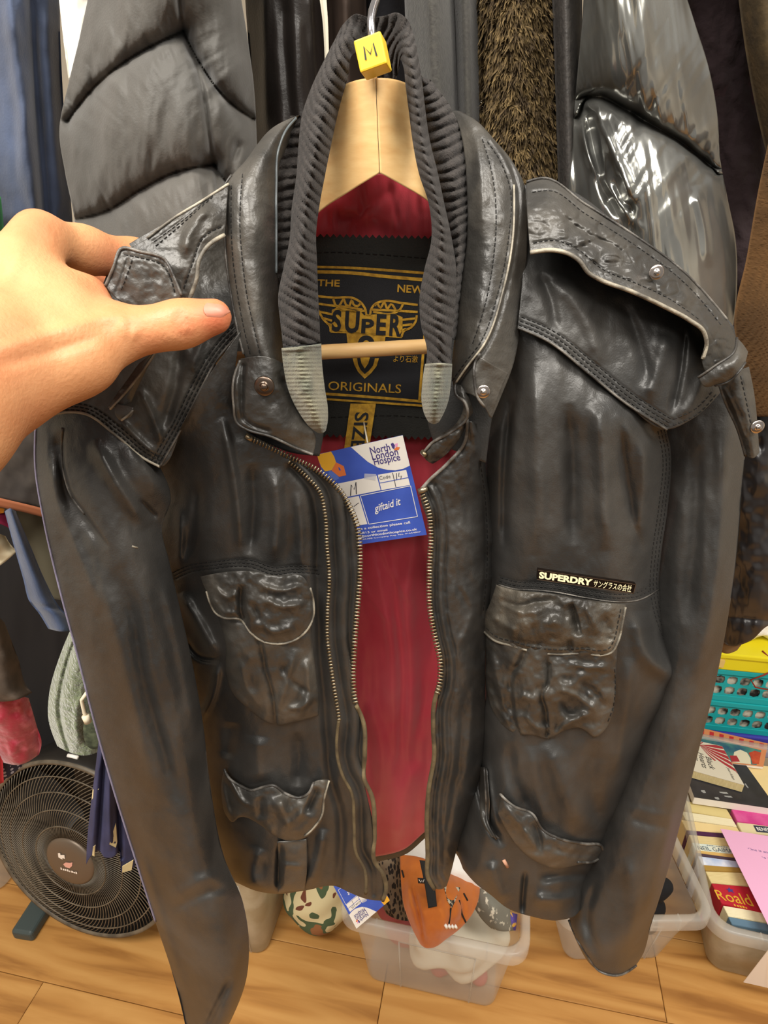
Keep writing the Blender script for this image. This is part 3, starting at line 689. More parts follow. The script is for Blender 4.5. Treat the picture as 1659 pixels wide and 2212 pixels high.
frontR = patch('front_panel', R3(bdR, Rprof), LEATHER, J, step=3.2, thick=.003, sgain=1.4, noise=[(3.5, 70, 170, 61), (.8, 20, 30, 62)],
    strokes=seamg(PSR, 3, -8, 0)+[([(1150, 780), (1160, 950), (1165, 1200)], 20, 5), ([(1225, 870), (1235, 1000), (1240, 1180)], 18, -5), ([(1290, 870), (1300, 1000), (1310, 1190)], 18, 6), ([(1340, 900), (1350, 1010), (1385, 1200)], 12, -4),
             ([(1390, 940), (1390, 1060), (1370, 1180)], 16, 5), ([(1105, 860), (1092, 1000), (1090, 1200)], 9, -5), ([(1380, 1320), (1400, 1420), (1470, 1470)], 20, 7), ([(1360, 1420), (1350, 1540), (1330, 1680)], 14, 4),
             ([(1100, 1600), (1110, 1680), (1150, 1760)], 14, -4), ([(1180, 1600), (1220, 1700), (1260, 1800)], 22, 6), ([(1150, 1610), (1160, 1700), (1190, 1790)], 16, 4), ([(1290, 1600), (1280, 1700), (1300, 1790)], 18, -5),
             ([(1030, 1640), (1040, 1720), (1060, 1780), (1090, 1830)], 10, -7), ([(1050, 1640), (1062, 1740), (1080, 1810)], 8, 4), ([(1060, 1860), (1070, 1900), (1095, 1950)], 14, 5), ([(1135, 1880), (1130, 1930), (1128, 1975)], 6, -5),
             ([(1160, 1900), (1220, 1890), (1275, 1890)], 10, -6), ([(1150, 1940), (1210, 1945), (1260, 1930)], 14, 6)]+seamg(AH[1:], 3, 7, 4, .4))
dashes('stitching', seaml(PSR, 3, -8, 0)+seaml(AH, 3, 7, 5), frontR, THREAD, J, 7, 3)
cord('seam_edge', PSR, frontR, 1.7, EDGEDK, J, .3)
plR = [[(1008, 908), (1022, 912), (1036, 922)], [(1003, 955), (1025, 962), (1046, 990)], [(965, 1005), (1010, 1012), (1053, 1040)], [(910, 1062), (985, 1070), (1060, 1090)], [(931, 1150), (995, 1150), (1066, 1160)],
       [(928, 1240), (990, 1245), (1064, 1265)], [(936, 1360), (985, 1360), (1050, 1365)], [(951, 1435), (990, 1440), (1048, 1450)], [(948, 1485), (990, 1490), (1048, 1500)], [(937, 1575), (980, 1580), (1046, 1590)],
       [(933, 1660), (975, 1665), (1038, 1670)], [(923, 1765), (960, 1765), (1007, 1775)], [(924, 1850), (950, 1850), (985, 1842)], [(928, 1902), (950, 1906), (974, 1885)], [(940, 1920), (952, 1921), (965, 1914)]]
plackR = patch('placket', R3(plR, lambda t, s: .358+.05*t+.030*max(0, s-.75)/.25), LEATHER, J, step=3, thick=.003, noise=[(3.2, 28, 50, 71), (1.4, 14, 18, 72)],
    strokes=[(offset_poly(ZR, -15), 4, -2.5, 'g', False), (offset_poly(ZR, -24), 4, 1.8, 'g', False), (offset_poly(ZR, -34), 4, -2, 'g', False),
             ([(1000, 1500), (990, 1650), (965, 1800), (955, 1900)], 7, -4), ([(1020, 1480), (1015, 1600), (1000, 1720)], 8, 3), ([(1035, 1000), (1046, 1087), (1050, 1200), (1040, 1330)], 4, -2, 'g', False),
             ([(990, 1250), (1020, 1320), (985, 1400)], 8, 3)])
zm = teeth('zip_teeth', ZR, plackR, 0, 1500, J); tag(zm, 'row of small brass zip teeth on the other front', kind='stuff')
cord('zip_tape', [p for p in ZR if p[1] > 1480], plackR, 5, TAN, J, .6)
cord('placket_edge', [(1009, 905), (1004, 955), (965, 1003), (925, 1040), (908, 1060)], plackR, 4, EDGEDK, J, 1)
cord('zip_stop', [(905, 1062), (922, 1055)], plackR, 7, BRASS, J, 2)
dashes('stitching', [[(1038, 1000), (1049, 1087), (1053, 1200), (1043, 1330)]], plackR, THREAD, J)
srR = [[(1440, 928), (1500, 850), (1560, 790), (1597, 760)], [(1440, 970), (1520, 960), (1580, 920), (1612, 890)], [(1425, 1100), (1500, 1090), (1560, 1080), (1603, 1060)], [(1405, 1230), (1490, 1240), (1550, 1230), (1590, 1210)],
       [(1400, 1350), (1470, 1360), (1530, 1360), (1570, 1350)], [(1400, 1480), (1450, 1490), (1500, 1500), (1540, 1500)], [(1365, 1600), (1420, 1620), (1475, 1640), (1507, 1630)], [(1320, 1740), (1380, 1760), (1440, 1770), (1472, 1770)],
       [(1265, 1880), (1330, 1910), (1400, 1910), (1440, 1890)], [(1235, 1960), (1290, 2000), (1370, 2010), (1406, 2000)], [(1230, 1990), (1265, 2052), (1340, 2072), (1387, 2065)], [(1242, 2022), (1292, 2096), (1335, 2106), (1374, 2085)]]
sleeveR = patch('sleeve', R3(srR, lambda t, s: .425+.012*t-(.012+.022*min(1, t*3))*math.sin(math.pi*s)**.8), LEATHER, J, step=3.6, closed=1.0, noise=[(3.5, 70, 220, 81), (.8, 20, 30, 82)],
    strokes=[([(1560, 900), (1560, 1100), (1540, 1300), (1500, 1480)], 16, 5), ([(1510, 960), (1500, 1150), (1480, 1350)], 18, -5), ([(1360, 1766), (1400, 1780), (1450, 1792)], 9, -1.6), ([(1350, 1740), (1400, 1755), (1460, 1765)], 10, 1.4),
             ([(1350, 1850), (1370, 1950), (1350, 2060)], 16, 4), ([(1290, 1900), (1270, 1980), (1300, 2080)], 10, -4), ([(1470, 1700), (1430, 1850), (1390, 2000)], 12, 4)])
cord('cuff_edge', [(1229, 1988), (1243, 2022), (1268, 2064), (1294, 2097), (1335, 2107), (1374, 2086)], sleeveR, 2.5, EDGEDK, J, .2)
# ---- pockets: bag, flap and worn edge, all lying on the front panels
def pocket_part(name, rows, base, off, bulge, parent, strokes=(), noise=None, mt=LEATHER2, thick=.003, edge=0, step=3.2):
    return patch(name, rows, mt, parent, step=step, base=base, off=off, bulge=bulge, strokes=strokes, noise=noise, thick=thick, bp=.6, edge=edge)
bagL = pocket_part('pocket_bag', [[(470, 1330), (560, 1330), (675, 1330)], [(488, 1400), (580, 1400), (676, 1400)], [(488, 1457), (580, 1460), (684, 1470)], [(505, 1500), (590, 1520), (690, 1520)], [(530, 1525), (596, 1566), (640, 1560), (688, 1545)]],
    frontL, 2, 9, J, [([(565, 1386), (577, 1450), (592, 1507), (597, 1567)], 5, -4, 'fold', False), ([(640, 1400), (620, 1470), (600, 1540)], 10, 4), ([(660, 1420), (665, 1500), (640, 1560)], 9, 5), ([(520, 1420), (530, 1480), (560, 1530)], 8, 3),
                      ([(600, 1430), (640, 1480), (680, 1500)], 6, -3), ([(680, 1500), (655, 1525), (620, 1530)], 6, 4)], [(3, 30, 40, 101), (.9, 14, 18, 102)])
flapTL = [(433, 1246), (470, 1238), (542, 1233), (600, 1243), (650, 1243), (668, 1262)]
flapBL = [(446, 1277), (455, 1305), (466, 1324), (482, 1334), (519, 1338), (542, 1367), (565, 1384), (600, 1391), (638, 1382), (664, 1360), (677, 1330), (677, 1300), (670, 1270)]
flapL = pocket_part('pocket_flap', [flapTL, [(440, 1265), (480, 1280), (540, 1285), (610, 1300), (676, 1290)], flapBL], frontL, 9, 6, J,
    [([(523, 1262), (520, 1300), (528, 1350)], 8, -7), ([(560, 1262), (610, 1275), (655, 1262)], 6, 4), ([(560, 1290), (620, 1310), (665, 1300)], 8, 4), ([(550, 1340), (590, 1365), (640, 1350)], 9, 4), ([(465, 1265), (490, 1290), (515, 1280)], 6, 3),
     ([(545, 1300), (560, 1340), (580, 1380)], 8, -3), ([(460, 1290), (480, 1320), (515, 1325)], 6, 3)], [(2.5, 24, 24, 103), (.5, 12, 12, 104)])
cord('flap_edge', flapBL, flapL, 2.6, EDGE, J, .5)
lowL = pocket_part('lower_pocket', [[(484, 1661), (496, 1682), (519, 1697), (542, 1707), (569, 1700), (588, 1696), (619, 1715), (646, 1723), (665, 1715), (677, 1690), (711, 1684)],
    [(478, 1700), (500, 1725), (560, 1745), (640, 1755), (700, 1725)], [(479, 1722), (489, 1762), (502, 1776), (517, 1766), (565, 1784), (588, 1803), (619, 1815), (657, 1811), (696, 1773)]], frontL, 7, 8, J,
    [([(484, 1665), (505, 1700), (530, 1735), (545, 1740)], 6, 4), ([(600, 1720), (615, 1760), (630, 1790)], 12, 6), ([(675, 1690), (660, 1740), (640, 1775)], 6, 4), ([(560, 1720), (565, 1770)], 10, -5), ([(655, 1760), (690, 1700)], 9, -6), ([(480, 1690), (490, 1740), (500, 1770)], 5, 3)],
    [(3, 26, 26, 105), (.5, 12, 12, 106)])
cord('pocket_edge', [(484, 1661), (496, 1682), (519, 1697), (542, 1707), (569, 1700), (588, 1696), (619, 1715), (646, 1723), (665, 1715), (677, 1690)], lowL, 3, EDGEDK, J, .8)
cord('pocket_edge', [(711, 1686), (700, 1727), (696, 1760), (676, 1790), (658, 1806)], lowL, 2.4, EDGE, J, .4)
tabL = pocket_part('waist_tab', [[(598, 1818), (662, 1812)], [(602, 1870), (664, 1866)], [(600, 1929), (658, 1922)]], frontL, 4, 3, J, [([(610, 1868), (655, 1872)], 6, 3)], (2, 22, 26, 107))
bagR = pocket_part('pocket_bag', [[(1048, 1350), (1150, 1360), (1250, 1360), (1335, 1360)], [(1049, 1430), (1150, 1440), (1250, 1440), (1332, 1440)], [(1050, 1490), (1150, 1500), (1250, 1500), (1328, 1510)],
    [(1062, 1530), (1110, 1560), (1190, 1560), (1260, 1550), (1324, 1545)], [(1082, 1562), (1112, 1584), (1150, 1588), (1187, 1596), (1215, 1580), (1250, 1572), (1287, 1592), (1312, 1570)]], frontR, 2, 10, J,
    [([(1136, 1411), (1126, 1434), (1109, 1454), (1107, 1515), (1111, 1554), (1122, 1588)], 5, -6, 'fold', False), ([(1187, 1434), (1184, 1477), (1172, 1500), (1180, 1534), (1184, 1584)], 5, -6, 'fold', False),
     ([(1060, 1400), (1075, 1480), (1090, 1540)], 8, 4), ([(1055, 1480), (1075, 1530), (1100, 1565)], 6, 3), ([(1190, 1450), (1220, 1480), (1270, 1450)], 9, 4), ([(1200, 1490), (1240, 1500), (1290, 1540)], 8, 5), ([(1280, 1540), (1230, 1560), (1200, 1590)], 7, 5),
     ([(1230, 1430), (1260, 1440), (1310, 1440)], 6, 3), ([(1250, 1470), (1290, 1500), (1310, 1540)], 8, -4), ([(1120, 1500), (1150, 1510), (1170, 1500)], 8, 4), ([(1210, 1510), (1225, 1540), (1260, 1545)], 6, -4), ([(1130, 1540), (1160, 1570), (1190, 1570)], 7, 3)],
    [(4, 28, 30, 111), (1.2, 14, 15, 112)])
dashes('stitching', [[(1328, 1445), (1324, 1530), (1310, 1566)]], bagR, THREAD, J)
flapTR = [(1072, 1263), (1110, 1274), (1161, 1279), (1199, 1283), (1264, 1294), (1352, 1306)]
flapBR = [(1044, 1362), (1064, 1381), (1111, 1396), (1149, 1407), (1207, 1413), (1264, 1411), (1300, 1415), (1322, 1408), (1334, 1388), (1345, 1342), (1351, 1312)]
flapR = pocket_part('pocket_flap', [flapTR, [(1057, 1306), (1110, 1312), (1200, 1320), (1280, 1330), (1349, 1325)], [(1041, 1343), (1111, 1360), (1207, 1375), (1290, 1380), (1342, 1355)], flapBR], frontR, 8, 8, J,
    [([(1075, 1290), (1110, 1308), (1160, 1300), (1200, 1295)], 6, -4), ([(1085, 1300), (1130, 1325), (1170, 1318)], 7, 3), ([(1235, 1300), (1245, 1330), (1255, 1375)], 5, -7, 'fold'), ([(1260, 1305), (1280, 1340), (1290, 1370)], 8, 4), ([(1190, 1335), (1205, 1350), (1190, 1375)], 16, 5),
     ([(1230, 1380), (1234, 1410)], 5, -5), ([(1060, 1370), (1120, 1385), (1200, 1395), (1300, 1400)], 5, -2), ([(1300, 1330), (1315, 1360), (1310, 1390)], 9, -4), ([(1060, 1330), (1090, 1350), (1120, 1365)], 8, 4), ([(1150, 1345), (1160, 1375), (1170, 1400)], 7, -3)],
    [(3.5, 26, 24, 113), (.8, 12, 12, 114)], mt=mat('faded_black_leather', (.03, .027, .023), .38, col2=(.115, .10, .078), nscale=22, ndetail=7, cpos=(.42, .72), bump=.5, bscale=700, bdist=.0008, rvar=.08, spec=.6))
cord('flap_edge', flapBR, flapR, 2.8, EDGE, J, .5)
dashes('stitching', [offset_poly(flapBR, -9)], flapR, THREAD, J)
lowR = pocket_part('lower_pocket', [[(1080, 1715), (1111, 1742), (1149, 1757), (1172, 1792), (1207, 1811), (1264, 1823), (1300, 1828)], [(1078, 1737), (1120, 1785), (1170, 1828), (1230, 1846), (1303, 1842)],
    [(1076, 1757), (1095, 1796), (1126, 1838), (1157, 1861), (1195, 1876), (1245, 1869), (1290, 1860)]], frontR, 7, 7, J,
    [([(1090, 1740), (1130, 1790), (1170, 1850)], 8, 4), ([(1150, 1775), (1165, 1815), (1160, 1850)], 8, -5), ([(1190, 1830), (1240, 1845), (1290, 1845)], 7, -3)], [(2.5, 30, 24, 115), (1, 10, 10, 116)])
cord('pocket_edge', [(1080, 1715), (1111, 1742), (1149, 1757), (1172, 1792), (1207, 1811), (1264, 1823), (1300, 1828), (1303, 1843), (1288, 1858), (1248, 1862)], lowR, 3, EDGEDK, J, .8)
lip = pocket_part('pocket_lip', [[(1036, 1655), (1052, 1660)], [(1036, 1720), (1058, 1730)], [(1040, 1775), (1062, 1790)], [(1062, 1808), (1080, 1812)]], frontR, 6, 4, J)
cord('pocket_edge', [(1046, 1658), (1050, 1720), (1054, 1780), (1072, 1812)], lip, 2.4, EDGEDK, J, .5)
cord('bare_scuff', [(1088, 1858), (1096, 1872)], frontR, 4, mat('bare_hide', 'b98a70', .7), J, .3)
# ---- metal name bar
Qb = Quad(P(1162, 1230, .352), P(1373, 1261, .352), P(1368, 1281, .352), P(1160, 1251, .352))
nb = mesh('name_bar', [Qb.at(u, v, l) for l in (0, -.0025) for u, v in ((0, 0), (1, 0), (1, 1), (0, 1))], [(0, 1, 2, 3), (0, 4, 5, 1), (1, 5, 6, 2), (2, 6, 7, 3), (3, 7, 4, 0)], DKMETAL, J, False)
tag(nb, 'dark metal bar with pale raised lettering')
qtext('lettering', Qb, 'SUPERDRY', .015, .82, .56, .62, mat('cream_enamel', 'ded2a8', .5), nb, .0004, .045)
qtext('lettering', Qb, '\u30b5\u30f3\u30b0\u30e9\u30b9\u306e\u4f1a\u793e', .575, .86, .97, .56, MATS['cream_enamel'], nb, .0004, .004)
for a, b in (((0, .03), (1, .03)), ((1, 0), (1, 1)), ((0, .98), (1, .98))): qline('bar_rim', Qb, [a, b], .008, SILVER, nb, .0006, False)
# ---- leather collar
LCo = [(650, 247), (600, 268), (550, 325), (500, 378), (485, 402), (484, 481), (488, 561), (500, 642), (512, 707), (526, 765)]
colL = patch('collar', [[(650, 247, .41), (645, 252, .41), (640, 262, .412)], [(590, 275, .398), (612, 275, .398), (628, 300, .408)], [(530, 347, .385), (570, 335, .378), (607, 345, .395)], [(486, 402, .376), (540, 410, .366), (600, 420, .385)],
    [(484, 481, .370), (540, 485, .360), (600, 500, .378)], [(488, 561, .366), (545, 570, .356), (600, 590, .374)], [(500, 642, .362), (555, 650, .353), (606, 670, .370)], [(512, 707, .358), (565, 715, .350), (610, 740, .366)],
    [(528, 768, .354), (580, 770, .348), (618, 790, .362)], [(545, 800, .353), (590, 815, .348), (632, 835, .358)]], LEATHER2, J, step=3.2, thick=.004, noise=[(2, 40, 70, 121), (.35, 16, 16, 122)],
    strokes=[(offset_poly([(500, 400), (499, 481), (503, 561), (514, 642), (526, 707), (540, 765)], 0), 2.4, -.7, 'g', False), ([(524, 375), (518, 481), (523, 561), (534, 642), (548, 707), (564, 775)], 2.4, -.7, 'g', False)])
dashes('stitching', [[(500, 400), (499, 481), (503, 561), (514, 642), (526, 707), (540, 765)], [(524, 375), (518, 481), (523, 561), (534, 642), (548, 707), (564, 775)]], colL, THREAD, J)
cord('collar_edge', LCo[3:], colL, 2.6, EDGEDK, J, .4)
cord('collar_fold_highlight', [(640, 255), (617, 283), (601, 325), (597, 400), (597, 500), (597, 590)], colL, 3, mat('painted_sheen_edge', '5a6062', .35), J, .3)  # highlight along the collar fold, put into the cord's colour
tabC = patch('collar_tab', [[(520, 775, .350), (575, 770, .346), (620, 790, .356)], [(506, 812, .347), (570, 820, .343), (640, 850, .352)], [(505, 876, .346), (570, 885, .342), (655, 900, .350)], [(512, 915, .347), (590, 925, .343), (682, 945, .350)],
    [(530, 926, .348), (585, 943, .346), (640, 968, .349), (676, 982, .350)]], LEATHER2, J, step=3, thick=.005, noise=[(1.5, 30, 30, 123), (.3, 12, 12, 124)],
    strokes=[([(525, 790), (522, 850), (528, 905), (580, 930)], 5, -2.5, 'g', False), ([(512, 810), (512, 870), (520, 905)], 6, 2.5), ([(600, 800), (640, 870), (680, 930)], 9, -4)])
cord('tab_edge', [(519, 778), (506, 812), (505, 876), (513, 915), (530, 926), (585, 943), (640, 968), (676, 982)], tabC, 3, EDGEDK, J, .5)
RCi = [(985, 250), (1004, 330), (1009, 440), (1009, 521), (998, 602), (989, 683), (981, 731), (977, 763)]
RCp = [(1060, 300), (1092, 350), (1110, 400), (1107, 521), (1087, 626), (1046, 743), (1006, 796), (984, 828)]
colR = patch('collar', [[(978, 240, .425), (988, 239, .424), (998, 242, .424)], [(992, 275, .412), (1025, 262, .405), (1058, 293, .412)], [(1003, 330, .402), (1050, 325, .392), (1108, 350, .402)], [(1008, 400, .392), (1060, 395, .382), (1133, 400, .398)],
    [(1010, 460, .386), (1065, 460, .374), (1138, 460, .392)], [(1008, 530, .382), (1062, 540, .368), (1138, 555, .386)], [(997, 605, .378), (1050, 620, .362), (1128, 650, .380)], [(988, 690, .374), (1030, 700, .358), (1122, 720, .374)],
    [(978, 765, .370), (1015, 765, .356), (1108, 790, .366)], [(976, 815, .366), (1010, 815, .354), (1085, 850, .362)], [(985, 852, .364), (1010, 850, .353), (1062, 905, .360)]], LEATHER2, J, step=3.2, thick=.004, noise=[(2, 40, 60, 131), (.4, 15, 15, 132)],
    strokes=[([(1042, 300), (1066, 390), (1072, 470), (1066, 560), (1050, 650), (1018, 750)], 2.4, -.7, 'g', False), (RCp, 4, 1.6, 'g', False), (offset_poly(RCp, -7), 4, -2.2, 'g', False), ([(1030, 280), (1040, 400), (1040, 520)], 14, 4)])
dashes('stitching', [[(1042, 300), (1066, 390), (1072, 470), (1066, 560), (1050, 650), (1018, 750)], offset_poly(RCp, 9)], colR, THREAD, J)
cord('collar_edge', RCp[2:], colR, 2.4, EDGE, J, .8)
tabR = patch('collar_tab', [[(1030, 766), (1065, 788), (1098, 806)], [(1024, 800), (1055, 820), (1080, 848)], [(1030, 850), (1045, 865), (1064, 890)], [(1040, 872), (1048, 882), (1058, 902)]], LEATHER2, J, step=3, thick=.003, base=colR, off=2.5,
    noise=[(1.5, 30, 30, 133)])
cord('tab_edge', [(1037, 764), (1026, 784), (1025, 825), (1033, 860), (1046, 878)], tabR, 3.2, EDGEDK, J, .6)
thr = patch('collar_end', [[(985, 828, .362), (1000, 835, .358), (1012, 845, .36)], [(984, 850, .358), (1004, 860, .354), (1018, 870, .358)], [(1000, 872, .356), (1010, 880, .353), (1022, 890, .358)], [(985, 915, .358), (1000, 915, .355), (1012, 905, .358)],
    [(950, 940, .362), (972, 950, .358), (1000, 935, .360)], [(925, 960, .366), (935, 975, .362), (960, 985, .364)], [(912, 980, .37), (922, 995, .366), (935, 1002, .368)]], LEATHER2, J, step=2.6, thick=.004, noise=[(3, 22, 22, 135), (1, 10, 10, 136)])
cord('collar_edge', [(984, 828), (985, 852), (1004, 868), (1010, 900), (974, 933), (930, 960), (914, 980)], thr, 3.4, EDGEDK, J, .8)
cord('zip_stop', [(912, 975), (920, 985)], thr, 6, BRASS, J, 2)
def snap(px, py, Y, r, parent=J, tilt=0):
    c = Vector(P(px, py, Y)); s = MPP(px, py, Y)*r
    prof = [(0, -.55), (.28, -.55), (.36, -.45), (.36, -.2), (.55, -.1), (.9, -.18), (1, -.05), (1, .1), (0, .1)]
    V = []; Fc = []; n = 20
    for a, b in prof:
        for k in range(n): V.append((c.x+s*a*math.cos(2*math.pi*k/n), c.y+s*b, c.z+s*a*math.sin(2*math.pi*k/n)))
    for i in range(len(prof)-1):
        for k in range(n): Fc.append((i*n+k, i*n+(k+1) % n, (i+1)*n+(k+1) % n, (i+1)*n+k))
    return mesh('snap_stud', V, Fc, SILVER if r < 18 else mat('gunmetal', '6a5b50', .28, metal=.95), parent)
snap(571, 834, .3395, 22); snap(1044, 846, tabR.look(1044, 846)-.002, 15)
# ---- ribbed knit collar: one band round the neck
def kf(n, slant, amp=4.6, a2=4):
    def f(s, t, X, Y):
        ph = n*t+slant*s+.5*fbm(X/60, Y/60, 141)
        return amp*(np.abs(np.cos(np.pi*ph))**.6-.6)+1.0*fbm(X/22, Y/22, 142)+4.5*fbm(X/70, Y/55, 143, 2)
    return f
kn = [[(612, 748, .352), (650, 745, .338), (692, 740, .358)], [(606, 700, .354), (645, 690, .338), (690, 690, .360)], [(601, 640, .358), (642, 630, .340), (687, 630, .364)], [(612, 580, .362), (648, 570, .342), (685, 570, .368)],
      [(625, 520, .368), (655, 510, .346), (683, 505, .372)], [(630, 450, .374), (662, 440, .352), (690, 445, .378)], [(640, 380, .380), (675, 370, .358), (702, 380, .384)], [(645, 310, .388), (688, 300, .366), (716, 310, .392)],
      [(652, 250, .396), (700, 235, .376), (735, 225, .400)], [(672, 190, .404), (715, 170, .388), (752, 165, .410)], [(700, 130, .414), (735, 115, .402), (765, 115, .42)], [(722, 88, .424), (752, 75, .418), (776, 110, .432)],
      [(745, 48, .434), (765, 60, .432), (785, 130, .448)], [(768, 30, .442), (780, 75, .446), (793, 170, .456)], [(797, 37, .448), (800, 90, .452), (803, 190, .462)], [(830, 34, .446), (828, 85, .45), (826, 190, .462)],
      [(858, 27, .440), (850, 75, .442), (848, 180, .456)], [(880, 42, .432), (866, 75, .430), (862, 150, .446)], [(893, 75, .424), (878, 90, .416), (866, 130, .432)], [(903, 120, .416), (885, 125, .402), (870, 140, .42)],
      [(911, 170, .408), (893, 175, .388), (876, 185, .41)], [(918, 230, .400), (902, 235, .376), (883, 240, .402)], [(928, 300, .392), (912, 305, .366), (892, 310, .394)], [(945, 370, .384), (926, 372, .357), (905, 375, .386)],
      [(960, 440, .378), (945, 440, .350), (926, 440, .380)], [(975, 510, .372), (955, 510, .345), (932, 515, .374)], [(985, 575, .368), (950, 580, .342), (916, 585, .370)], [(985, 640, .364), (945, 640, .340), (906, 645, .366)],
      [(980, 700, .360), (945, 700, .338), (910, 705, .362)], [(975, 750, .356), (950, 752, .337), (922, 755, .360)], [(976, 790, .354), (948, 790, .338), (920, 790, .358)]]
knit = patch('knit_collar', kn, KNIT, J, step=2.6, thick=.006, fn=kf(72, 2.4), lookup=False); tag(knit.obj, 'charcoal ribbed knit inner collar')
kn2 = [[(905, 150, .422), (912, 165, .42), (930, 172, .424)], [(912, 220, .418), (930, 215, .412), (974, 232, .42)], [(925, 300, .410), (950, 290, .402), (1002, 300, .412)], [(940, 370, .402), (970, 365, .392), (1014, 380, .404)],
       [(955, 440, .394), (985, 440, .382), (1018, 450, .396)], [(968, 510, .388), (992, 515, .375), (1012, 525, .390)], [(970, 570, .384), (990, 580, .37), (1004, 590, .386)], [(965, 640, .38), (980, 650, .366), (994, 660, .38)], [(960, 720, .376), (972, 730, .362), (984, 735, .374)]]
patch('knit_collar_fold', kn2, KNIT, J, step=2.6, thick=.005, fn=kf(27, 1.5, 4.0), lookup=False)
kn3 = [[(628, 250, .418), (645, 250, .415), (660, 250, .416)], [(598, 320, .410), (625, 318, .404), (652, 315, .406)], [(586, 400, .402), (616, 398, .393), (648, 400, .396)], [(584, 480, .396), (612, 480, .386), (640, 485, .388)], [(584, 600, .39), (608, 600, .38), (632, 605, .382)], [(588, 700, .386), (608, 700, .376), (630, 700, .38)]]
patch('knit_collar_fold', kn3, KNIT, J, step=2.6, thick=.005, fn=kf(20, .6, 3.5), lookup=False)
ke = [[(608, 752, .351), (650, 748, .336), (694, 742, .357)], [(612, 790, .349), (655, 790, .334), (696, 788, .355)], [(622, 840, .347), (665, 840, .333), (702, 840, .353)], [(645, 890, .347), (680, 885, .335), (708, 880, .352)], [(672, 925, .348), (692, 925, .342), (708, 910, .351)], [(686, 935, .350), (696, 936, .348), (704, 930, .350)]]
kfn = lambda s, t, X, Y: .4*np.cos(2*np.pi*Y/8.5+.6*s)+1.2*fbm(X/14, Y/14, 151)+3*np.exp(-((t-.02)/.03)**2)
patch('knit_collar_end', ke, KNITEND, J, step=1.7, thick=.006, fn=kfn, lookup=False)
ke = [[(918, 786, .357), (948, 784, .336), (977, 786, .353)], [(912, 830, .355), (945, 828, .334), (974, 830, .351)], [(911, 870, .354), (940, 868, .335), (968, 868, .350)], [(918, 898, .353), (938, 900, .340), (956, 898, .349)], [(926, 912, .352), (938, 916, .347), (948, 912, .349)]]
patch('knit_collar_end', ke, KNITEND, J, step=1.7, thick=.006, fn=kfn, lookup=False)
patch('collar_stand', [[(560, 420, .412), (610, 400, .41), (655, 400, .415)], [(540, 640, .398), (600, 640, .396), (655, 640, .404)], [(530, 800, .382), (600, 800, .380), (670, 800, .388)], [(545, 930, .374), (610, 930, .372), (700, 920, .378)], [(560, 950, .372), (630, 978, .370), (690, 985, .376)]], LEATHER, J, step=6, thick=.002, lookup=False)
patch('collar_stand', [[(965, 400, .415), (1000, 380, .41), (1080, 400, .415)], [(950, 640, .404), (1010, 640, .398), (1090, 640, .40)], [(945, 800, .392), (1000, 800, .386), (1085, 800, .384)], [(922, 900, .386), (985, 910, .380), (1060, 920, .376)], [(935, 950, .386), (985, 975, .380), (1050, 1000, .376)]], LEATHER, J, step=6, thick=.002, lookup=False)
# ---- epaulettes
epL = patch('epaulette', [[(494, 396, .372), (490, 450, .366), (486, 506, .362)], [(430, 438, .362), (440, 480, .354), (446, 533, .350)], [(374, 472, .356), (398, 520, .348), (429, 568, .346)], [(318, 515, .352), (362, 552, .345), (422, 612, .344)], [(262, 545, .350), (320, 592, .344), (404, 652, .344)]],
    LEATHER2, J, step=3, thick=.005, noise=[(1.8, 34, 34, 161), (.4, 12, 12, 162)], strokes=[([(470, 410), (400, 470), (330, 522)], 2.6, -.8, 'g', False), ([(478, 490), (440, 512), (415, 570), (395, 630)], 2.6, -.8, 'g', False), ([(455, 440), (410, 500), (400, 560)], 12, 4)])
dashes('stitching', [[(470, 412), (400, 472), (330, 524)], [(460, 424), (390, 486), (335, 532)], [(478, 490), (440, 512), (415, 570), (395, 630)]], epL, THREAD, J)
cord('epaulette_edge', [(484, 508), (448, 532), (430, 562), (425, 600), (408, 648)], epL, 4.5, EDGE, J, .4); cord('epaulette_edge', [(494, 397), (430, 438), (374, 472), (318, 515)], epL, 2.8, EDGE, J, .4)
epE = patch('epaulette_end', [[(262, 536, .340), (305, 543, .338), (357, 560, .339)], [(245, 578, .338), (300, 590, .336), (376, 600, .337)], [(227, 617, .337), (254, 647, .335), (329, 668, .335), (393, 640, .336)]], LEATHER2, J, step=3, thick=.005, noise=[(1.5, 30, 30, 163), (.5, 12, 12, 164)],
    strokes=[([(268, 550), (300, 556), (350, 572), (378, 636)], 2.6, -.8, 'g', False), ([(275, 560), (262, 600), (250, 630)], 2.6, -.8, 'g', False)])
dashes('stitching', [[(268, 550), (300, 556), (350, 572), (378, 636)], [(285, 562), (270, 605), (258, 635)]], epE, THREAD, J)
cord('epaulette_edge', [(228, 617), (245, 578), (262, 537), (305, 544), (355, 560), (376, 600), (392, 638)], epE, 3.4, EDGEDK, J, .4)
loopL = patch('strap_loop', [[(300, 785, .345), (322, 768, .343), (342, 752, .345)], [(262, 838, .344), (285, 830, .342), (310, 812, .344)], [(232, 880, .344), (255, 880, .342), (284, 868, .344)]], LEATHER2, J, step=3, thick=.004, noise=(1, 20, 20, 165))
cord('loop_edge', [(340, 756), (300, 812), (268, 852), (238, 884)], loopL, 2.6, EDGE, J, .5)
patch('strap_end', [[(252, 872, .340), (288, 880, .340)], [(248, 892, .339), (284, 898, .339)], [(258, 908, .340), (272, 905, .340)]], LEATHER2, J, step=3, thick=.005)
cord('loop_edge', [(262, 908), (275, 898), (287, 886)], flat(.3392), 2.6, EDGE, J, .3)
crk = lambda s, t, X, Y: (crinkle(X, Y, 40, 26, 171, 2.0, 7)+2.2*fbm(X/19, Y/14, 177, 2))*np.exp(-((s-.5)/.42)**6)*(.35+.65*np.clip((X-1170)/90, 0, 1))
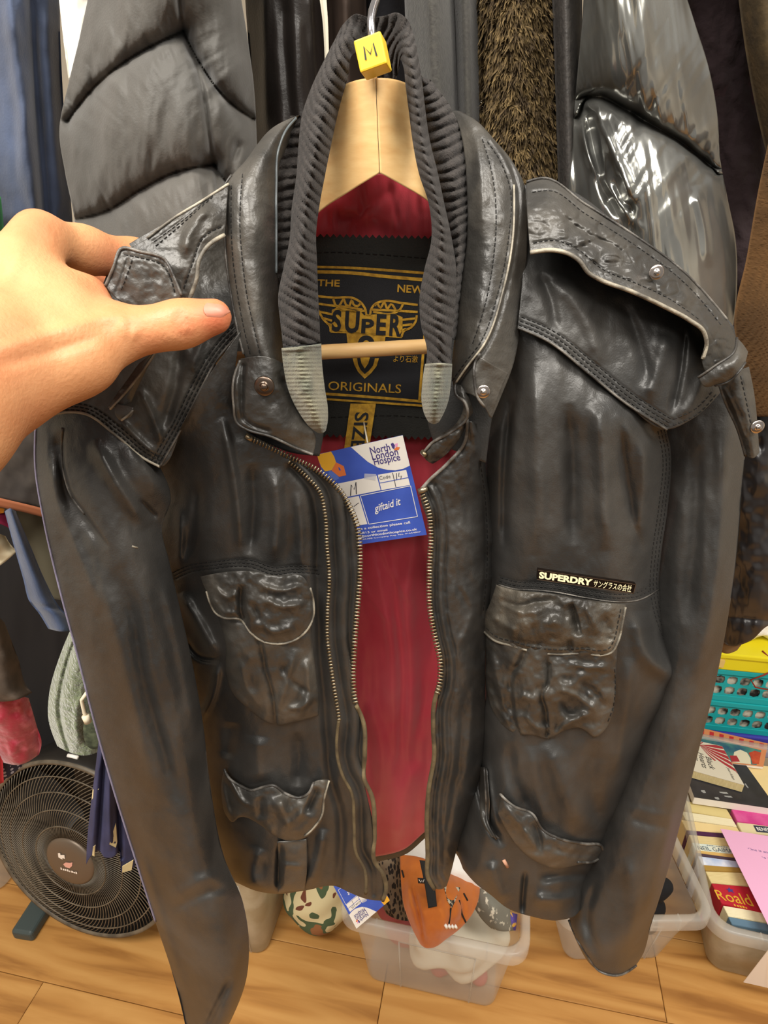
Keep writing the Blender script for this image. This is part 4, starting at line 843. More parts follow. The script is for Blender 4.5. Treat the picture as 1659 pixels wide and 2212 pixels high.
epR = patch('epaulette', [[(1137, 394, .398), (1138, 450, .380), (1145, 545, .366)], [(1172, 385, .398), (1185, 450, .376), (1200, 540, .362)], [(1262, 440, .400), (1262, 500, .376), (1250, 562, .360)], [(1300, 465, .402), (1310, 530, .376), (1292, 602, .360)],
    [(1365, 505, .404), (1370, 570, .378), (1365, 630, .362)], [(1480, 590, .408), (1460, 635, .384), (1440, 665, .368)], [(1535, 648, .41), (1510, 680, .386), (1490, 692, .372)], [(1570, 690, .410), (1545, 710, .386), (1526, 722, .374)], [(1592, 740, .408), (1562, 760, .388), (1516, 780, .378)], [(1600, 775, .406), (1570, 800, .386), (1530, 815, .38)]],
    LEATHER2, J, step=2.6, thick=.006, noise=[(1.5, 40, 40, 172)], fn=crk, strokes=[([(1150, 415), (1190, 412), (1262, 460), (1365, 525), (1480, 612), (1560, 705)], 3, -1, 'g', False), ([(1152, 525), (1205, 520), (1250, 540), (1300, 580), (1370, 610), (1440, 642), (1510, 690), (1545, 740)], 3, -1, 'g', False),
             ([(1200, 450), (1260, 500), (1330, 530)], 6, -3), ([(1240, 540), (1300, 520), (1360, 560)], 5, -2.5)])
dashes('stitching', [[(1150, 415), (1190, 412), (1262, 460), (1365, 525), (1480, 612), (1560, 705)], [(1152, 525), (1205, 520), (1250, 540), (1300, 580), (1370, 610), (1440, 642), (1510, 690)]], epR, THREAD, J)
cord('epaulette_edge', [(1145, 546), (1200, 541), (1228, 548), (1250, 562), (1272, 590), (1292, 602), (1365, 630), (1440, 665), (1490, 692), (1520, 716), (1526, 735), (1518, 775)], epR, 4.5, EDGE, J, .3)
cord('epaulette_edge', [(1137, 393), (1172, 385), (1262, 440), (1365, 505), (1480, 590), (1570, 690)], epR, 3, EDGEDK, J, .3)
snap(1418, 588, .376, 16)
epT = patch('epaulette_tip', [[(1552, 826, .386), (1585, 805, .376), (1618, 792, .386)], [(1568, 870, .386), (1600, 862, .376), (1630, 855, .386)], [(1592, 922, .387), (1616, 918, .378), (1636, 912, .387)], [(1610, 985, .389), (1626, 990, .384), (1640, 978, .389)]], LEATHER2, J, step=2.6, thick=.006, noise=[(1.5, 20, 20, 173)],
    strokes=[([(1600, 812), (1612, 865), (1624, 925)], 3, -1, 'g', False), ([(1565, 840), (1585, 880), (1608, 940)], 4, 1.5, 'g', False)])
dashes('stitching', [[(1600, 812), (1612, 865), (1624, 925)]], epT, THREAD, J)
cord('epaulette_edge', [(1554, 828), (1569, 871), (1593, 923), (1611, 984)], epT, 4, EDGEDK, J, .3)
lpR = patch('strap_loop', [[(1508, 815, .372), (1524, 836, .370), (1545, 832, .372)], [(1545, 790, .368), (1560, 808, .364), (1572, 825, .370)], [(1588, 755, .372), (1600, 770, .368), (1610, 782, .374)], [(1590, 728, .385), (1604, 742, .383), (1616, 760, .387)]], LEATHER2, J, step=2.6, thick=.004, noise=(1, 18, 18, 174))
cord('loop_edge', [(1508, 815), (1545, 790), (1588, 755), (1592, 730)], lpR, 2.8, EDGEDK, J, .4); cord('loop_edge', [(1544, 833), (1572, 825), (1610, 783)], lpR, 2.8, EDGEDK, J, .4)
snap(1636, 922, .3785, 15)
# ================================================================ hanger
HG = thing('coat_hanger', 'pale wooden coat hanger with trouser bar inside the leather jacket', 'hanger', P(810, 200, .42))
def arm(rows):
    return patch('arm', rows, WOODH, HG, step=6, thick=.016, lookup=False)
arm([[(811, 168, .396), (815, 270, .395), (820, 374, .394)], [(775, 172, .401), (768, 290, .400), (755, 414, .399)], [(739, 185, .411), (715, 313, .409), (690, 458, .407)], [(668, 335, .424), (640, 450, .42), (610, 560, .416)], [(480, 500, .43), (470, 590, .43), (450, 680, .428)], [(370, 640, .43), (365, 680, .43), (365, 720, .43)]])
arm([[(812, 168, .3962), (816, 270, .3952), (821, 374, .3942)], [(838, 169, .400), (846, 290, .399), (868, 400, .398)], [(872, 177, .410), (886, 290, .408), (930, 440, .406)], [(930, 330, .424), (965, 440, .42), (990, 540, .418)], [(1180, 470, .43), (1190, 560, .43), (1200, 640, .43)], [(1340, 600, .435), (1345, 640, .435), (1345, 680, .435)]])
bp_ = [P(470, 778, .418), P(560, 772, .414), P(690, 761, .408), P(800, 755, .408), P(925, 748, .410), P(1060, 742, .416), P(1190, 735, .422)]
tube('trouser_bar', bp_, .0048, WOODH, HG, 14)
for a, b in (((470, 778, .418), (465, 670, .432)), ((1190, 735, .422), (1195, 630, .432))): tube('bar_socket', [P(*a), P(*b)], .005, WOODH, HG, 10)
hk = [P(806, 175, .404), P(805, 120, .402), P(803, 75, .402), P(801, 45, .404), P(805, 22, .408), P(812, 0, .412), P(818, -25, .415)]
c0 = Vector(hk[-1])
for a in range(0, 181, 15):
    hk.append((c0.x+.022-.022*math.cos(math.radians(a)), c0.y+.002, c0.z+.006+.022*math.sin(math.radians(a))))
tube('hook', hk, .0022, mat('chrome', 'e8e4e6', .12, metal=1), HG, 10)
rz = c0.z+.006+.022+.0022
# size cube on the hook
cc = Vector(P(806, 122, .386)); SCB = thing('size_cube', 'small yellow size cube marked M on the hanger hook', 'size marker', cc)
cs = .0142
Rm = Matrix.Translation(cc) @ Matrix.Rotation(math.radians(-10), 4, 'Z') @ Matrix.Rotation(math.radians(-15), 4, 'Y') @ Matrix.Rotation(math.radians(-6), 4, 'X')
box('cube', (-cs/2, -cs/2, -cs/2), (cs/2, cs/2, cs/2), YELLOW, SCB, .0009, Rm)
Qc = Quad(*[Rm @ Vector(q) for q in ((-cs/2, -cs/2-.0001, cs/2), (cs/2, -cs/2-.0001, cs/2), (cs/2, -cs/2-.0001, -cs/2), (-cs/2, -cs/2-.0001, -cs/2))])
qline('lettering', Qc, [(.30, .70), (.33, .30), (.50, .58), (.67, .30), (.70, .70)], .065, BLACKP, SCB, .0003, False)
# ================================================================ charity price tag
ORANGE = mat('orange_print', 'e8793a', .6); AMBER = mat('amber_print', 'f0b030', .6); PINKP = mat('pink_print', 'e8a0c8', .6); PENCIL = mat('pencil', '3a3a40', .8); LBLUE = mat('light_blue_print', '5f78c8', .6)
def price_tag(label, tl, tr, br, bl):
    c = [sum(v)/4 for v in zip(tl, tr, br, bl)]
    T = thing('price_tag', label, 'tag', tl, 'blue charity price tags')
    Qt = Quad(tl, tr, br, bl)
    # enlarged view of the tag, as unit square
    S = np.array([(150, 370), (1245, 118), (1552, 1390), (460, 1565)], float)
    def U(x, y):
        u = v = .5
        for _ in range(30):
            p = S[0]*(1-u)*(1-v)+S[1]*u*(1-v)+S[2]*u*v+S[3]*(1-u)*v
            e = np.array([x, y])-p; a = (S[1]-S[0])*(1-v)+(S[2]-S[3])*v; b = (S[3]-S[0])*(1-u)+(S[2]-S[1])*u
            d = np.linalg.solve(np.stack([a, b], 1), e); u += d[0]; v += d[1]
        return min(1, max(0, u)), min(1, max(0, v))
    card = mesh('card', [Qt.at(u, v, l) for l in (0, -.0006) for u, v in ((0, 0), (1, 0), (1, 1), (0, 1))], [(0, 1, 2, 3), (4, 7, 6, 5), (0, 4, 5, 1), (1, 5, 6, 2), (2, 6, 7, 3), (3, 7, 4, 0)], BLUEP, T, False)
    def pg(n, pts, mt, l): return qpoly(n, Qt, [U(*p) for p in pts], mt, T, l)
    pg('white_field', [(585, 268), (1245, 118), (1332, 490), (1250, 530), (1150, 552), (1050, 548), (930, 520), (800, 450), (680, 350)], PAPER, .0002)
    pg('flower_print', [(150, 370), (330, 325), (370, 390), (392, 460), (335, 560), (250, 575), (200, 520), (160, 440)], AMBER, .0002)
    pg('flower_print', [(392, 460), (490, 505), (522, 620), (430, 640), (335, 565)], ORANGE, .0003); pg('flower_print', [(420, 520), (440, 525), (455, 560), (430, 560)], BLUEP, .0004)
    pg('flower_print', [(300, 560), (400, 590), (430, 660), (380, 690), (290, 640)], LBLUE, .0002)
    pg('white_box', [(310, 750), (910, 620), (960, 805), (350, 935)], PAPER, .0002); pg('white_box', [(925, 610), (1285, 545), (1335, 735), (970, 805)], PAPER, .0002)
    pg('white_box', [(360, 945), (680, 882), (790, 1250), (430, 1310)], PAPER, .0002)
    pg('clear_tape', [(755, 595), (905, 600), (895, 680), (750, 660)], mat('frosted_tape', 'dcdce4', .4, alpha=.55), .0006)
    def ln(pts, w, mt, l=.0004, sm=False): qline('drawn_line', Qt, [U(*p) for p in pts], w, mt, T, l, sm)
    for a, b in (((700, 880), (1340, 745)), ((1340, 745), (1430, 1145)), ((1430, 1145), (810, 1250)), ((810, 1250), (700, 880))): ln([a, b], .008, WHITEP)
    ln([(945, 715), (1310, 640)], .008, BLUEP); ln([(1112, 580), (1155, 765)], .008, PENCIL)
    ln([(575, 880), (585, 740), (620, 800), (645, 705), (650, 860)], .011, PENCIL); ln([(1160, 585), (1165, 665)], .009, PENCIL); ln([(1195, 580), (1190, 630), (1225, 620), (1215, 665)], .009, PENCIL)
    ln([(615, 1020), (680, 970)], .008, PENCIL)
    def tx(s, a, b, h, mt, bold=0, shear=0):
        p = U(*a); q = U(*b); qtext('lettering', Qt, s, p[0], p[1], q[0], h/1290, mt, T, .0005, bold, shear, 0, q[1]-p[1])
    tx('North', (840, 355), (1090, 300), 88, PURPLE, .012); tx('London', (860, 425), (1190, 355), 88, PURPLE, .012); tx('Hospice', (885, 490), (1215, 420), 88, PURPLE, .012)
    pg('petal', [(1092, 225), (1120, 208), (1145, 240), (1138, 290), (1110, 275)], PURPLE, .0004); pg('petal', [(1145, 225), (1180, 212), (1178, 255), (1150, 270)], PINKP, .0004); pg('petal', [(1130, 292), (1165, 262), (1208, 262), (1190, 295), (1150, 302)], ORANGE, .0005)
    tx('Code', (950, 672), (1088, 645), 45, PENCIL, .0); tx('giftaid it', (885, 1090), (1225, 985), 95, WHITEP, .012, .3)
    tx('To arrange a collection please call', (440, 1365), (1340, 1235), 32, WHITEP, .012); tx('020 8446 6813 or email', (440, 1420), (1050, 1335), 29, WHITEP, .012)
    tx('donations@northlondonhospice.co.uk', (445, 1467), (1430, 1325), 30, WHITEP, .016); tx('Charity No. 285300 Company Reg. No. 01654807', (455, 1503), (1475, 1355), 18, WHITEP, .0)
    return T
T1 = price_tag('blue and white charity price tag hanging inside the open leather jacket', P(685, 982, .412), P(870, 940, .412), P(922, 1155, .405), P(738, 1182, .405))
tube('tag_string', [P(786, 912, .4395), P(789, 930, .430), P(794, 956, .4115)], .0006, mat('clear_nylon', 'e8e0cc', .4), T1, 6)
# ================================================================ hand
def skin_material():
    nt = SKIN.node_tree; N = nt.nodes; L = nt.links; b = N['Principled BSDF']; src = b.inputs['Base Color'].links[0].from_socket
    at = N.new('ShaderNodeVertexColor'); at.layer_name = 'flush'; mx = N.new('ShaderNodeMix'); mx.data_type = 'RGBA'
    L.new(at.outputs['Color'], mx.inputs[0]); L.new(src, mx.inputs[6]); mx.inputs[7].default_value = (*lin('b0553c'), 1); L.new(mx.outputs[2], b.inputs['Base Color'])
    return SKIN
PR = thing('person', 'bare hand and wrist pinching the leather jacket shoulder from the left', 'person', P(-120, 860, .29))
hand = solid('hand', [
    cone((-420, 1080, .20, 205), (-170, 905, .245, 170)), cone((-170, 905, .245, 170), (-20, 775, .285, 150)),          # forearm, wrist
    cone((-60, 740, .292, 120), (82, 510, .345, 44)), cone((-60, 740, .292, 120), (70, 560, .335, 56)),                 # index metacarpal, knuckle
    cone((-30, 800, .282, 130), (120, 700, .312, 92)), cone((60, 640, .315, 80), (180, 650, .335, 58)), cone((100, 720, .308, 95), (215, 712, .322, 66)),
    cone((-30, 815, .275, 110), (150, 768, .30, 78)), cone((150, 770, .30, 80), (262, 722, .318, 52)), cone((20, 850, .275, 62), (190, 788, .30, 50)),                 # thumb base
    cone((262, 720, .318, 50), (345, 709, .324, 40)), cone((345, 709, .324, 40), (395, 699, .326, 44)), cone((395, 699, .326, 43), (462, 684, .329, 38)),          # thumb
    cone((85, 510, .345, 46), (180, 540, .372, 44)), cone((180, 540, .372, 44), (290, 565, .400, 42)), cone((290, 565, .40, 42), (385, 600, .412, 38)), cone((385, 600, .412, 38), (450, 640, .414, 34)),   # index finger behind the shoulder
    cone((60, 560, .37, 50), (160, 610, .41, 44)), cone((160, 610, .41, 44), (300, 640, .43, 42)), cone((300, 640, .43, 42), (410, 680, .432, 34)),
    cone((40, 640, .385, 52), (150, 680, .425, 42)), cone((150, 680, .425, 42), (290, 710, .435, 40)), cone((290, 710, .435, 40), (390, 745, .435, 32)),
    cone((20, 720, .385, 48), (140, 760, .425, 38)), cone((140, 760, .425, 38), (250, 790, .43, 34)), cone((250, 790, .43, 34), (330, 810, .43, 28)),
    cone((-20, 720, .33, 110), (50, 620, .36, 62)), cone((-10, 800, .33, 100), (40, 720, .37, 60))], skin_material(), PR, k=.009, vox=.0017, smooth_it=3)

def to_px(V):
    d = V-np.array([0, 0, H]); dep = d[:, 1]*cT-d[:, 2]*sT; up = d[:, 1]*sT+d[:, 2]*cT
    return CX+F*d[:, 0]/dep, CY-F*up/dep
hm = hand.data; V = np.empty(len(hm.vertices)*3); hm.vertices.foreach_get('co', V); V = V.reshape(-1, 3)
hx, hy = to_px(V); front = V[:, 1] < .352
# tendons, creases over the thumb joints, knuckle dimples
dz = apply_strokes(hx, hy, [([(-40, 765), (60, 735), (160, 702), (250, 680), (300, 690)], 16, 2.4), ([(-40, 800), (60, 775), (160, 745), (230, 722)], 12, -2.0), ([(60, 500), (40, 560), (0, 640)], 14, 1.5),
    ([(381, 668), (384, 700), (392, 736)], 3.0, -1.0), ([(391, 662), (394, 698), (404, 732)], 3.0, -1.1), ([(400, 664), (405, 700), (413, 728)], 2.6, -.8), ([(372, 680), (374, 705), (380, 725)], 2.6, -.6), ([(398, 700), (402, 712), (408, 722)], 8, 1.0),
    ([(270, 668), (282, 700), (280, 740)], 5, -.8), ([(258, 690), (275, 715), (300, 730)], 16, 1.6), ([(150, 560), (200, 620), (245, 652)], 12, -1.2), ([(110, 470), (130, 520), (170, 560)], 8, -.8)])
V[:, 1] -= np.where(front, dz*.001, 0)
hm.vertices.foreach_set('co', V.ravel()); hm.update()
fl = np.zeros(len(V))
for (x, y, r, a) in ((470, 690, 38, .75), (405, 705, 26, .5), (440, 660, 25, .45), (250, 560, 40, .45), (230, 600, 30, .5), (85, 480, 40, .3), (20, 780, 60, .22), (330, 735, 40, .25), (60, 900, 60, .15)): fl = np.maximum(fl, a*np.exp(-((hx-x)**2+(hy-y)**2)/(2*r*r)))
ca = hm.color_attributes.new('flush', 'FLOAT_COLOR', 'POINT'); ca.data.foreach_set('color', np.stack([fl, fl, fl, np.ones(len(fl))], 1).astype(np.float32).ravel())
bvh = BVHTree.FromPolygons([Vector(v) for v in V], [tuple(p.vertices) for p in hm.polygons])
def onhand(px, py):
    o = Vector((0, 0, H)); d = (Vector(P(px, py, .3))-o).normalized(); h = bvh.ray_cast(o, d)
    return h[0], h[1], d
rows_ = []
for i in range(9):
    r = []
    for j in range(9):
        u = i/8; v = j/8                                     # u along the nail, v across it
        x = 447+45*u; c0y = 669+4*u; w_ = 15*(1-.75*max(0, u-.6)**2/.16)
        px_ = x+4*math.sin(math.pi*v)*u-7*math.sin(math.pi*v)*(1-u); py_ = c0y-w_*.95+2*w_*v*.95
        h_ = onhand(px_, py_)
        if h_[0] is None: h_ = onhand(px_-10, py_)
        ins = .0006*max(0, math.sin(math.pi*v))**.5*(1-.5*u)+.0001
        r.append(h_[0]+h_[1]*ins if h_[0] else r[-1])
    rows_.append(r)
tag(mesh('thumbnail', [p for r in rows_ for p in r], [(i*9+j, i*9+j+1, i*9+j+10, i*9+j+9) for i in range(8) for j in range(8)], mat('nail', 'ad6e58', .42, col2='b97c66', nscale=80, spec=.6, sss=.1), PR), 'pale pink thumbnail')
# ================================================================ coats on the rail behind
rail = tube('clothes_rail', [(-1.3, .63, 1.725), (-.4, .61, 1.725), (.4, .60, 1.725), (1.4, .59, 1.725)], .0125, mat('rail_steel', 'b0b0b0', .3, metal=1), None, 12)
tube('display_arm', [(c0.x+.022, .605, 1.715), (c0.x+.022, .50, 1.69), (c0.x+.022, c0.y, c0.z+.006+.022-.0022-.005), (c0.x+.022, c0.y-.03, c0.z+.036)], .005, MATS['rail_steel'], rail, 10)
tag(rail, 'steel clothes rail carrying the hanging coats', 'rail')
def coat(name, label, cat, rows, mt, bulge=.02, part='body', closed=.8, step=6, strokes=(), noise=None, fn=None, Y=None, parent=None, group=None, thick=.004, lookup=False):
    """a hanging garment side on: rows of points, rounded in depth by bulge"""
    rr = []
    if rows[0][0][1] == -60: rows = [[(CX+(p[0]-CX)*.97, -240) for p in rows[0]]]+rows          # hangs from the rail
    if rows[-1][0][1] >= 600 and rows[-1][0][1] < 800 and rows[-1][0][0] > 150: rows = rows+[[(CX+(p[0]-CX)*.72, 1230) for p in rows[-1]]]   # hangs on down behind the jacket
    for r in rows:
        n = len(r)
        rr.append([(p[0], p[1], (p[2] if len(p) > 2 else Y) + bulge*(2*k/(n-1)-1)**2) for k, p in enumerate(r)])
    if parent is None:
        b = rr[-1][len(rr[-1])//2]
        parent = thing(name, label, cat, P(*b), group)
    pt = patch(part, rr, mt, parent, step=step, strokes=strokes, noise=noise, fn=fn, closed=closed or False, thick=thick, lookup=lookup)
    return parent, pt
VELV = mat('blue_velvet', '1d2638', .75, col2='404c66', nscale=14, ndetail=5, cpos=(.4, .7), sheen=.25, bump=.3, bscale=500)
coat('velvet_coat', 'faded blue velvet coat at the far left of the rail', 'coat', [[(-90, -60), (-20, -60), (30, -60), (70, -60), (132, -60)], [(-90, 240), (-10, 240), (40, 240), (80, 240), (138, 240)], [(-80, 500), (0, 500), (60, 500), (100, 500), (158, 500)], [(-80, 900), (0, 900), (60, 900), (110, 900), (170, 900)]],
     VELV, .045, Y=.60, strokes=[([(15, -60), (35, 120), (55, 300), (90, 600)], 16, 12), ([(65, -60), (80, 200), (110, 600)], 10, -14), ([(100, -60), (110, 200), (135, 500)], 12, 8)], noise=(6, 30, 120, 201))
coat('green_jumper', 'bright green garment edge behind the hand at the far left', 'jumper', [[(-120, 425), (-40, 425), (2, 425)], [(-120, 560), (-40, 560), (14, 560)], [(-120, 820), (-40, 820), (24, 820)]], mat('green_wool', '235230', .9, col2='2c6438', nscale=40), .02, Y=.555)
coat('white_shirt', 'white garment sliver between blue velvet coat and charcoal puffer', 'shirt', [[(124, -60), (160, -60), (215, -60)], [(134, 60), (165, 60), (205, 60)], [(148, 172), (165, 172), (190, 172)]], mat('white_cotton', 'f2ece0', .8), .01, Y=.57, noise=(5, 20, 60, 203))
# charcoal puffer sleeve
PUF = mat('charcoal_nylon', '403e3a', .6, col2='4b4843', nscale=12, sheen=.25, bump=.2, bscale=700, spec=.4)
S1 = [(146, 262), (200, 192), (260, 140), (330, 98), (396, 68)]; S2 = [(162, 474), (230, 456), (300, 412), (380, 372), (462, 356)]
S3 = [(396, 68), (440, 150), (490, 215), (548, 258)]; S4 = [(462, 356), (490, 395), (530, 440)]; RF = [(385, -60), (400, 80), (432, 170), (452, 290), (470, 400), (480, 560)]
def gath(lines, seed, R=70, amp=5):
    """creases that run into a quilting seam"""
    def f(s, t, X, Y):
        z = 0*X
        for pl in lines:
            d, sd, ps = sdist(X.ravel(), Y.ravel(), smooth_poly(pl, 10)[:, :2])
            d = d.reshape(X.shape); ps = ps.reshape(X.shape)
            z = z + amp*np.exp(-d/R*1.6)*fbm(ps*9*np.linalg.norm(np.diff(np.array(pl, float), axis=0), axis=1).sum()/200, d/160, seed)
            z = z - 13*np.exp(-(d/9)) + 12*(1-np.exp(-d/55))
        return z
    return f
coat('puffer_coat', 'matt charcoal quilted puffer coat beside the blue velvet coat', 'coat', [[(200, -60), (290, -60), (400, -60), (460, -60), (515, -60)], [(172, 80), (270, 70), (400, 60), (470, 80), (536, 90)], [(148, 180), (260, 170), (420, 150), (490, 170), (548, 180)], [(128, 285), (250, 280), (440, 260), (500, 270), (554, 280)],
     [(140, 370), (260, 370), (455, 350), (505, 350), (556, 350)], [(162, 480), (280, 480), (470, 450), (520, 450), (560, 450)], [(170, 640), (290, 640), (480, 640), (530, 640), (570, 640)]], PUF, .05, Y=.52, step=3.6,
     strokes=[(RF, 6, -6, 'g', False), ([(520, 300), (500, 360), (495, 400)], 10, -6)], noise=[(6, 50, 140, 211), (1.6, 18, 80, 212)], fn=gath([S1, S2, S3, S4], 213))
coat('leather_coat', 'long black leather coat hanging right of the charcoal puffer', 'coat', [[(528, -60), (600, -60), (660, -60), (702, -60)], [(540, 150), (600, 150), (660, 150), (708, 150)], [(548, 350), (600, 350), (680, 350), (730, 350)], [(540, 640), (600, 640), (680, 640), (740, 640)]],
     mat('brown_black_leather', '1f1b19', .36, col2='2b2522', nscale=10, bump=.2, bscale=500, rvar=.05), .05, Y=.59, strokes=[([(610, -60), (620, 150), (640, 400)], 14, -8), ([(672, -60), (680, 100), (700, 300)], 12, 9), ([(572, -60), (575, 300)], 10, 5)], noise=(4, 40, 150, 221))
coat('suede_coat', 'dark brown coat with a pale trim edge behind the knit collar', 'coat', [[(690, -60), (735, -60), (790, -60)], [(700, 150), (745, 150), (795, 150)], [(710, 500), (750, 500), (800, 500)]], mat('dark_brown_suede', '33261d', .8, col2='42332a', nscale=30), .03, Y=.63,
     strokes=[([(715, -60), (722, 300)], 6, -8), ([(748, -60), (752, 300)], 9, 9)])
coat('pale_edge_strip', 'pale strip along the right edge of the black leather coat', 'coat', [[(684, -60), (694, -60), (702, -60)], [(698, 60), (704, 60), (709, 60)], [(702, 150), (706, 150), (711, 150)]], mat('pale_strip', 'cfc8b4', .6), .004, Y=.586)  # pale strip laid over the black leather coat's right edge
coat('black_wool_coat', 'black wool coat straight behind the hanger hook', 'coat', [[(770, -60), (830, -60), (900, -60)], [(770, 300), (830, 300), (910, 300)], [(770, 700), (830, 700), (910, 700)]], mat('black_wool', '17161a', .95, bump=.4, bscale=500), .03, Y=.66)
GW = mat('grey_wool', '3b3936', .95, col2='46443f', nscale=260, ndetail=2, bump=.5, bscale=600, sheen=.2)
coat('wool_coat', 'wide fold of dark grey wool coat right of the knit collar', 'coat', [[(872, -60), (910, -60), (950, -60), (978, -60)], [(880, 150), (920, 150), (960, 150), (986, 150)], [(890, 600), (930, 600), (970, 600), (1000, 600)]], GW, .035, Y=.56, strokes=[([(930, -60), (945, 300)], 14, 5)], noise=(3, 30, 200, 231))
coat('wool_coat', 'narrow dark grey wool coat against the brown fur coat', 'coat', [[(974, -60), (1003, -60), (1034, -60)], [(982, 150), (1008, 150), (1036, 150)], [(990, 600), (1015, 600), (1045, 600)]], GW, .03, Y=.575, noise=(3, 24, 200, 232))
FUR = mat('brown_fur', '5e4c2c', .9, col2='2f2413', nscale=120, ndetail=4, sheen=.4)
fc, fp = coat('fur_coat', 'shaggy olive brown fur coat on the rail', 'coat', [[(1036, -60), (1080, -60), (1140, -60), (1192, -60)], [(1042, 200), (1090, 200), (1150, 200), (1206, 200)], [(1046, 420), (1095, 420), (1155, 420), (1216, 420)], [(1050, 640), (1100, 640), (1160, 640), (1225, 640)]], FUR, .04, Y=.565, noise=[(5, 18, 18, 241)], lookup=True)
rnd = random.Random(5); V = []; Fc = []
for i in range(9000):
    x = rnd.uniform(1034, 1214); y = rnd.uniform(-60, 470)
    if x > 1192+.06*(y+60)+4: continue
    Y0 = fp.look(x, y); b = Vector(P(x, y, Y0)); k = len(V)
    tip = b+Vector((rnd.gauss(0, .003), -rnd.uniform(.002, .009), -rnd.uniform(.003, .011)+rnd.gauss(0, .002)))
    w = Vector((rnd.uniform(.0005, .0011), 0, rnd.gauss(0, .0004)))
    V += [b-w, b+w, (b+tip)/2+w*.8+Vector((0, -.001, 0)), tip]; Fc += [(k, k+1, k+2), (k, k+2, k+3)]
tag(mesh('fur_pile', V, Fc, mat('fur_strand', '7a6540', .8, col2='3a2c17', nscale=160, ndetail=3, cpos=(.35, .6)), fc, False), kind='stuff')
coat('leather_jacket_edge', 'narrow dark grey leather sleeve between fur coat and glossy puffer', 'coat', [[(1190, -60), (1218, -60), (1256, -60)], [(1198, 150), (1222, 150), (1258, 150)], [(1206, 420), (1228, 420), (1262, 420)], [(1212, 640), (1235, 640), (1270, 640)]], mat('grey_leather', '383533', .55, col2='45413e', nscale=200, bump=.5, bscale=400), .03, Y=.555)
# glossy puffer
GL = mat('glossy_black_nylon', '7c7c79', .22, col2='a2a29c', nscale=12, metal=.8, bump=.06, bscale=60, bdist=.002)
GS = [(1246, 245), (1262, 214), (1290, 208), (1345, 232), (1405, 268), (1470, 306), (1520, 346), (1552, 372)]
def glossf(s, t, X, Y):
    d, sd, ps = sdist(X.ravel(), Y.ravel(), smooth_poly(GS, 8)[:, :2]); d = d.reshape(X.shape); ps = ps.reshape(X.shape); sd = sd.reshape(X.shape)
    z = -22*np.exp(-d/7)+20*(1-np.exp(-d/60))
    z = z+11*np.exp(-d/110)*(1-np.exp(-d/16))*fbm(ps*15, d/300, 251, 2)+7*fbm((X-.12*Y)/30, Y/230, 252, 2)+1.2*fbm((X-.12*Y)/11, Y/90, 253, 2)
    return z
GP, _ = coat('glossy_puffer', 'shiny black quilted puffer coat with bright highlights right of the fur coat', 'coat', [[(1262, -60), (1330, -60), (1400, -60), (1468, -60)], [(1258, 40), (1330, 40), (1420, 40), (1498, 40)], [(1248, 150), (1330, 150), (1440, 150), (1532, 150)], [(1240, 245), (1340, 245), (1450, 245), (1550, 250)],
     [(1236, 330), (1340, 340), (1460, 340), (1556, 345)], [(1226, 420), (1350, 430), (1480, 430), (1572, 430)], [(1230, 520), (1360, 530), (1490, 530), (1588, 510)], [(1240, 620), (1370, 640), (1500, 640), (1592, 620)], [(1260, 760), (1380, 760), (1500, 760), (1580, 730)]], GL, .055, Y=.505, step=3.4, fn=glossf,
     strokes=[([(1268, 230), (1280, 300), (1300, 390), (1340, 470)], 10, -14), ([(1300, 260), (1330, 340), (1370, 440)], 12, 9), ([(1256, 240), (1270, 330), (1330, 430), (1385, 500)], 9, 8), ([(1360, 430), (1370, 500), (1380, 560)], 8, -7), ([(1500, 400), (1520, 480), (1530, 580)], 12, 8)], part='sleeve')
def gl2(s, t, X, Y):
    return 7*fbm(X/40, Y/60, 261, 3)-12*np.exp(-np.abs(Y-(900-.5*(X-1600)))/8)-5*np.exp(-np.abs(Y-(1335+.1*(X-1600)))/12)+3*np.exp(-np.abs(Y-1370)/50)*fbm(X/16, Y/60, 262, 2)
coat('puffer_lower_sleeve', 'lower glossy puffer sleeve below the tan cardigan, shade put into its colour', 'jacket', [[(1540, 760), (1600, 775), (1660, 800), (1790, 840)], [(1550, 950), (1620, 950), (1690, 950), (1790, 950)], [(1540, 1150), (1610, 1150), (1690, 1150), (1790, 1150)], [(1530, 1320), (1600, 1340), (1690, 1340), (1790, 1340)], [(1540, 1360), (1575, 1395), (1620, 1385), (1659, 1352), (1720, 1345), (1790, 1345)]],
     mat('shaded_glossy_nylon', '1d1b1b', .3, col2='282525', nscale=12, spec=.7), .04, Y=.53, step=4, fn=gl2, part='sleeve')  # darker copy of the glossy puffer's nylon, shade put into its colour
coat('brown_hem_coat', 'brown hem of a coat below the shiny black puffer sleeve', 'coat', [[(1520, 1340), (1560, 1350), (1620, 1350)], [(1530, 1380), (1565, 1390), (1600, 1395)], [(1545, 1402), (1572, 1412), (1592, 1405)]], mat('caramel_suede', '7a5a34', .8), .01, Y=.57)
BUR = mat('burgundy_shag', '1c0d10', .95, col2='6a1f30', nscale=9, ndetail=6, cpos=(.58, .78), bump=.6, bscale=120, bdist=.004)
coat('burgundy_coat', 'dark burgundy shaggy coat in the shadow behind the glossy puffer', 'coat', [[(1440, -60), (1520, -60), (1600, -60), (1680, -60)], [(1460, 300), (1540, 300), (1620, 300), (1690, 300)], [(1480, 760), (1560, 760), (1640, 760), (1700, 760)]], BUR, .03, Y=.66, noise=(8, 30, 60, 271))
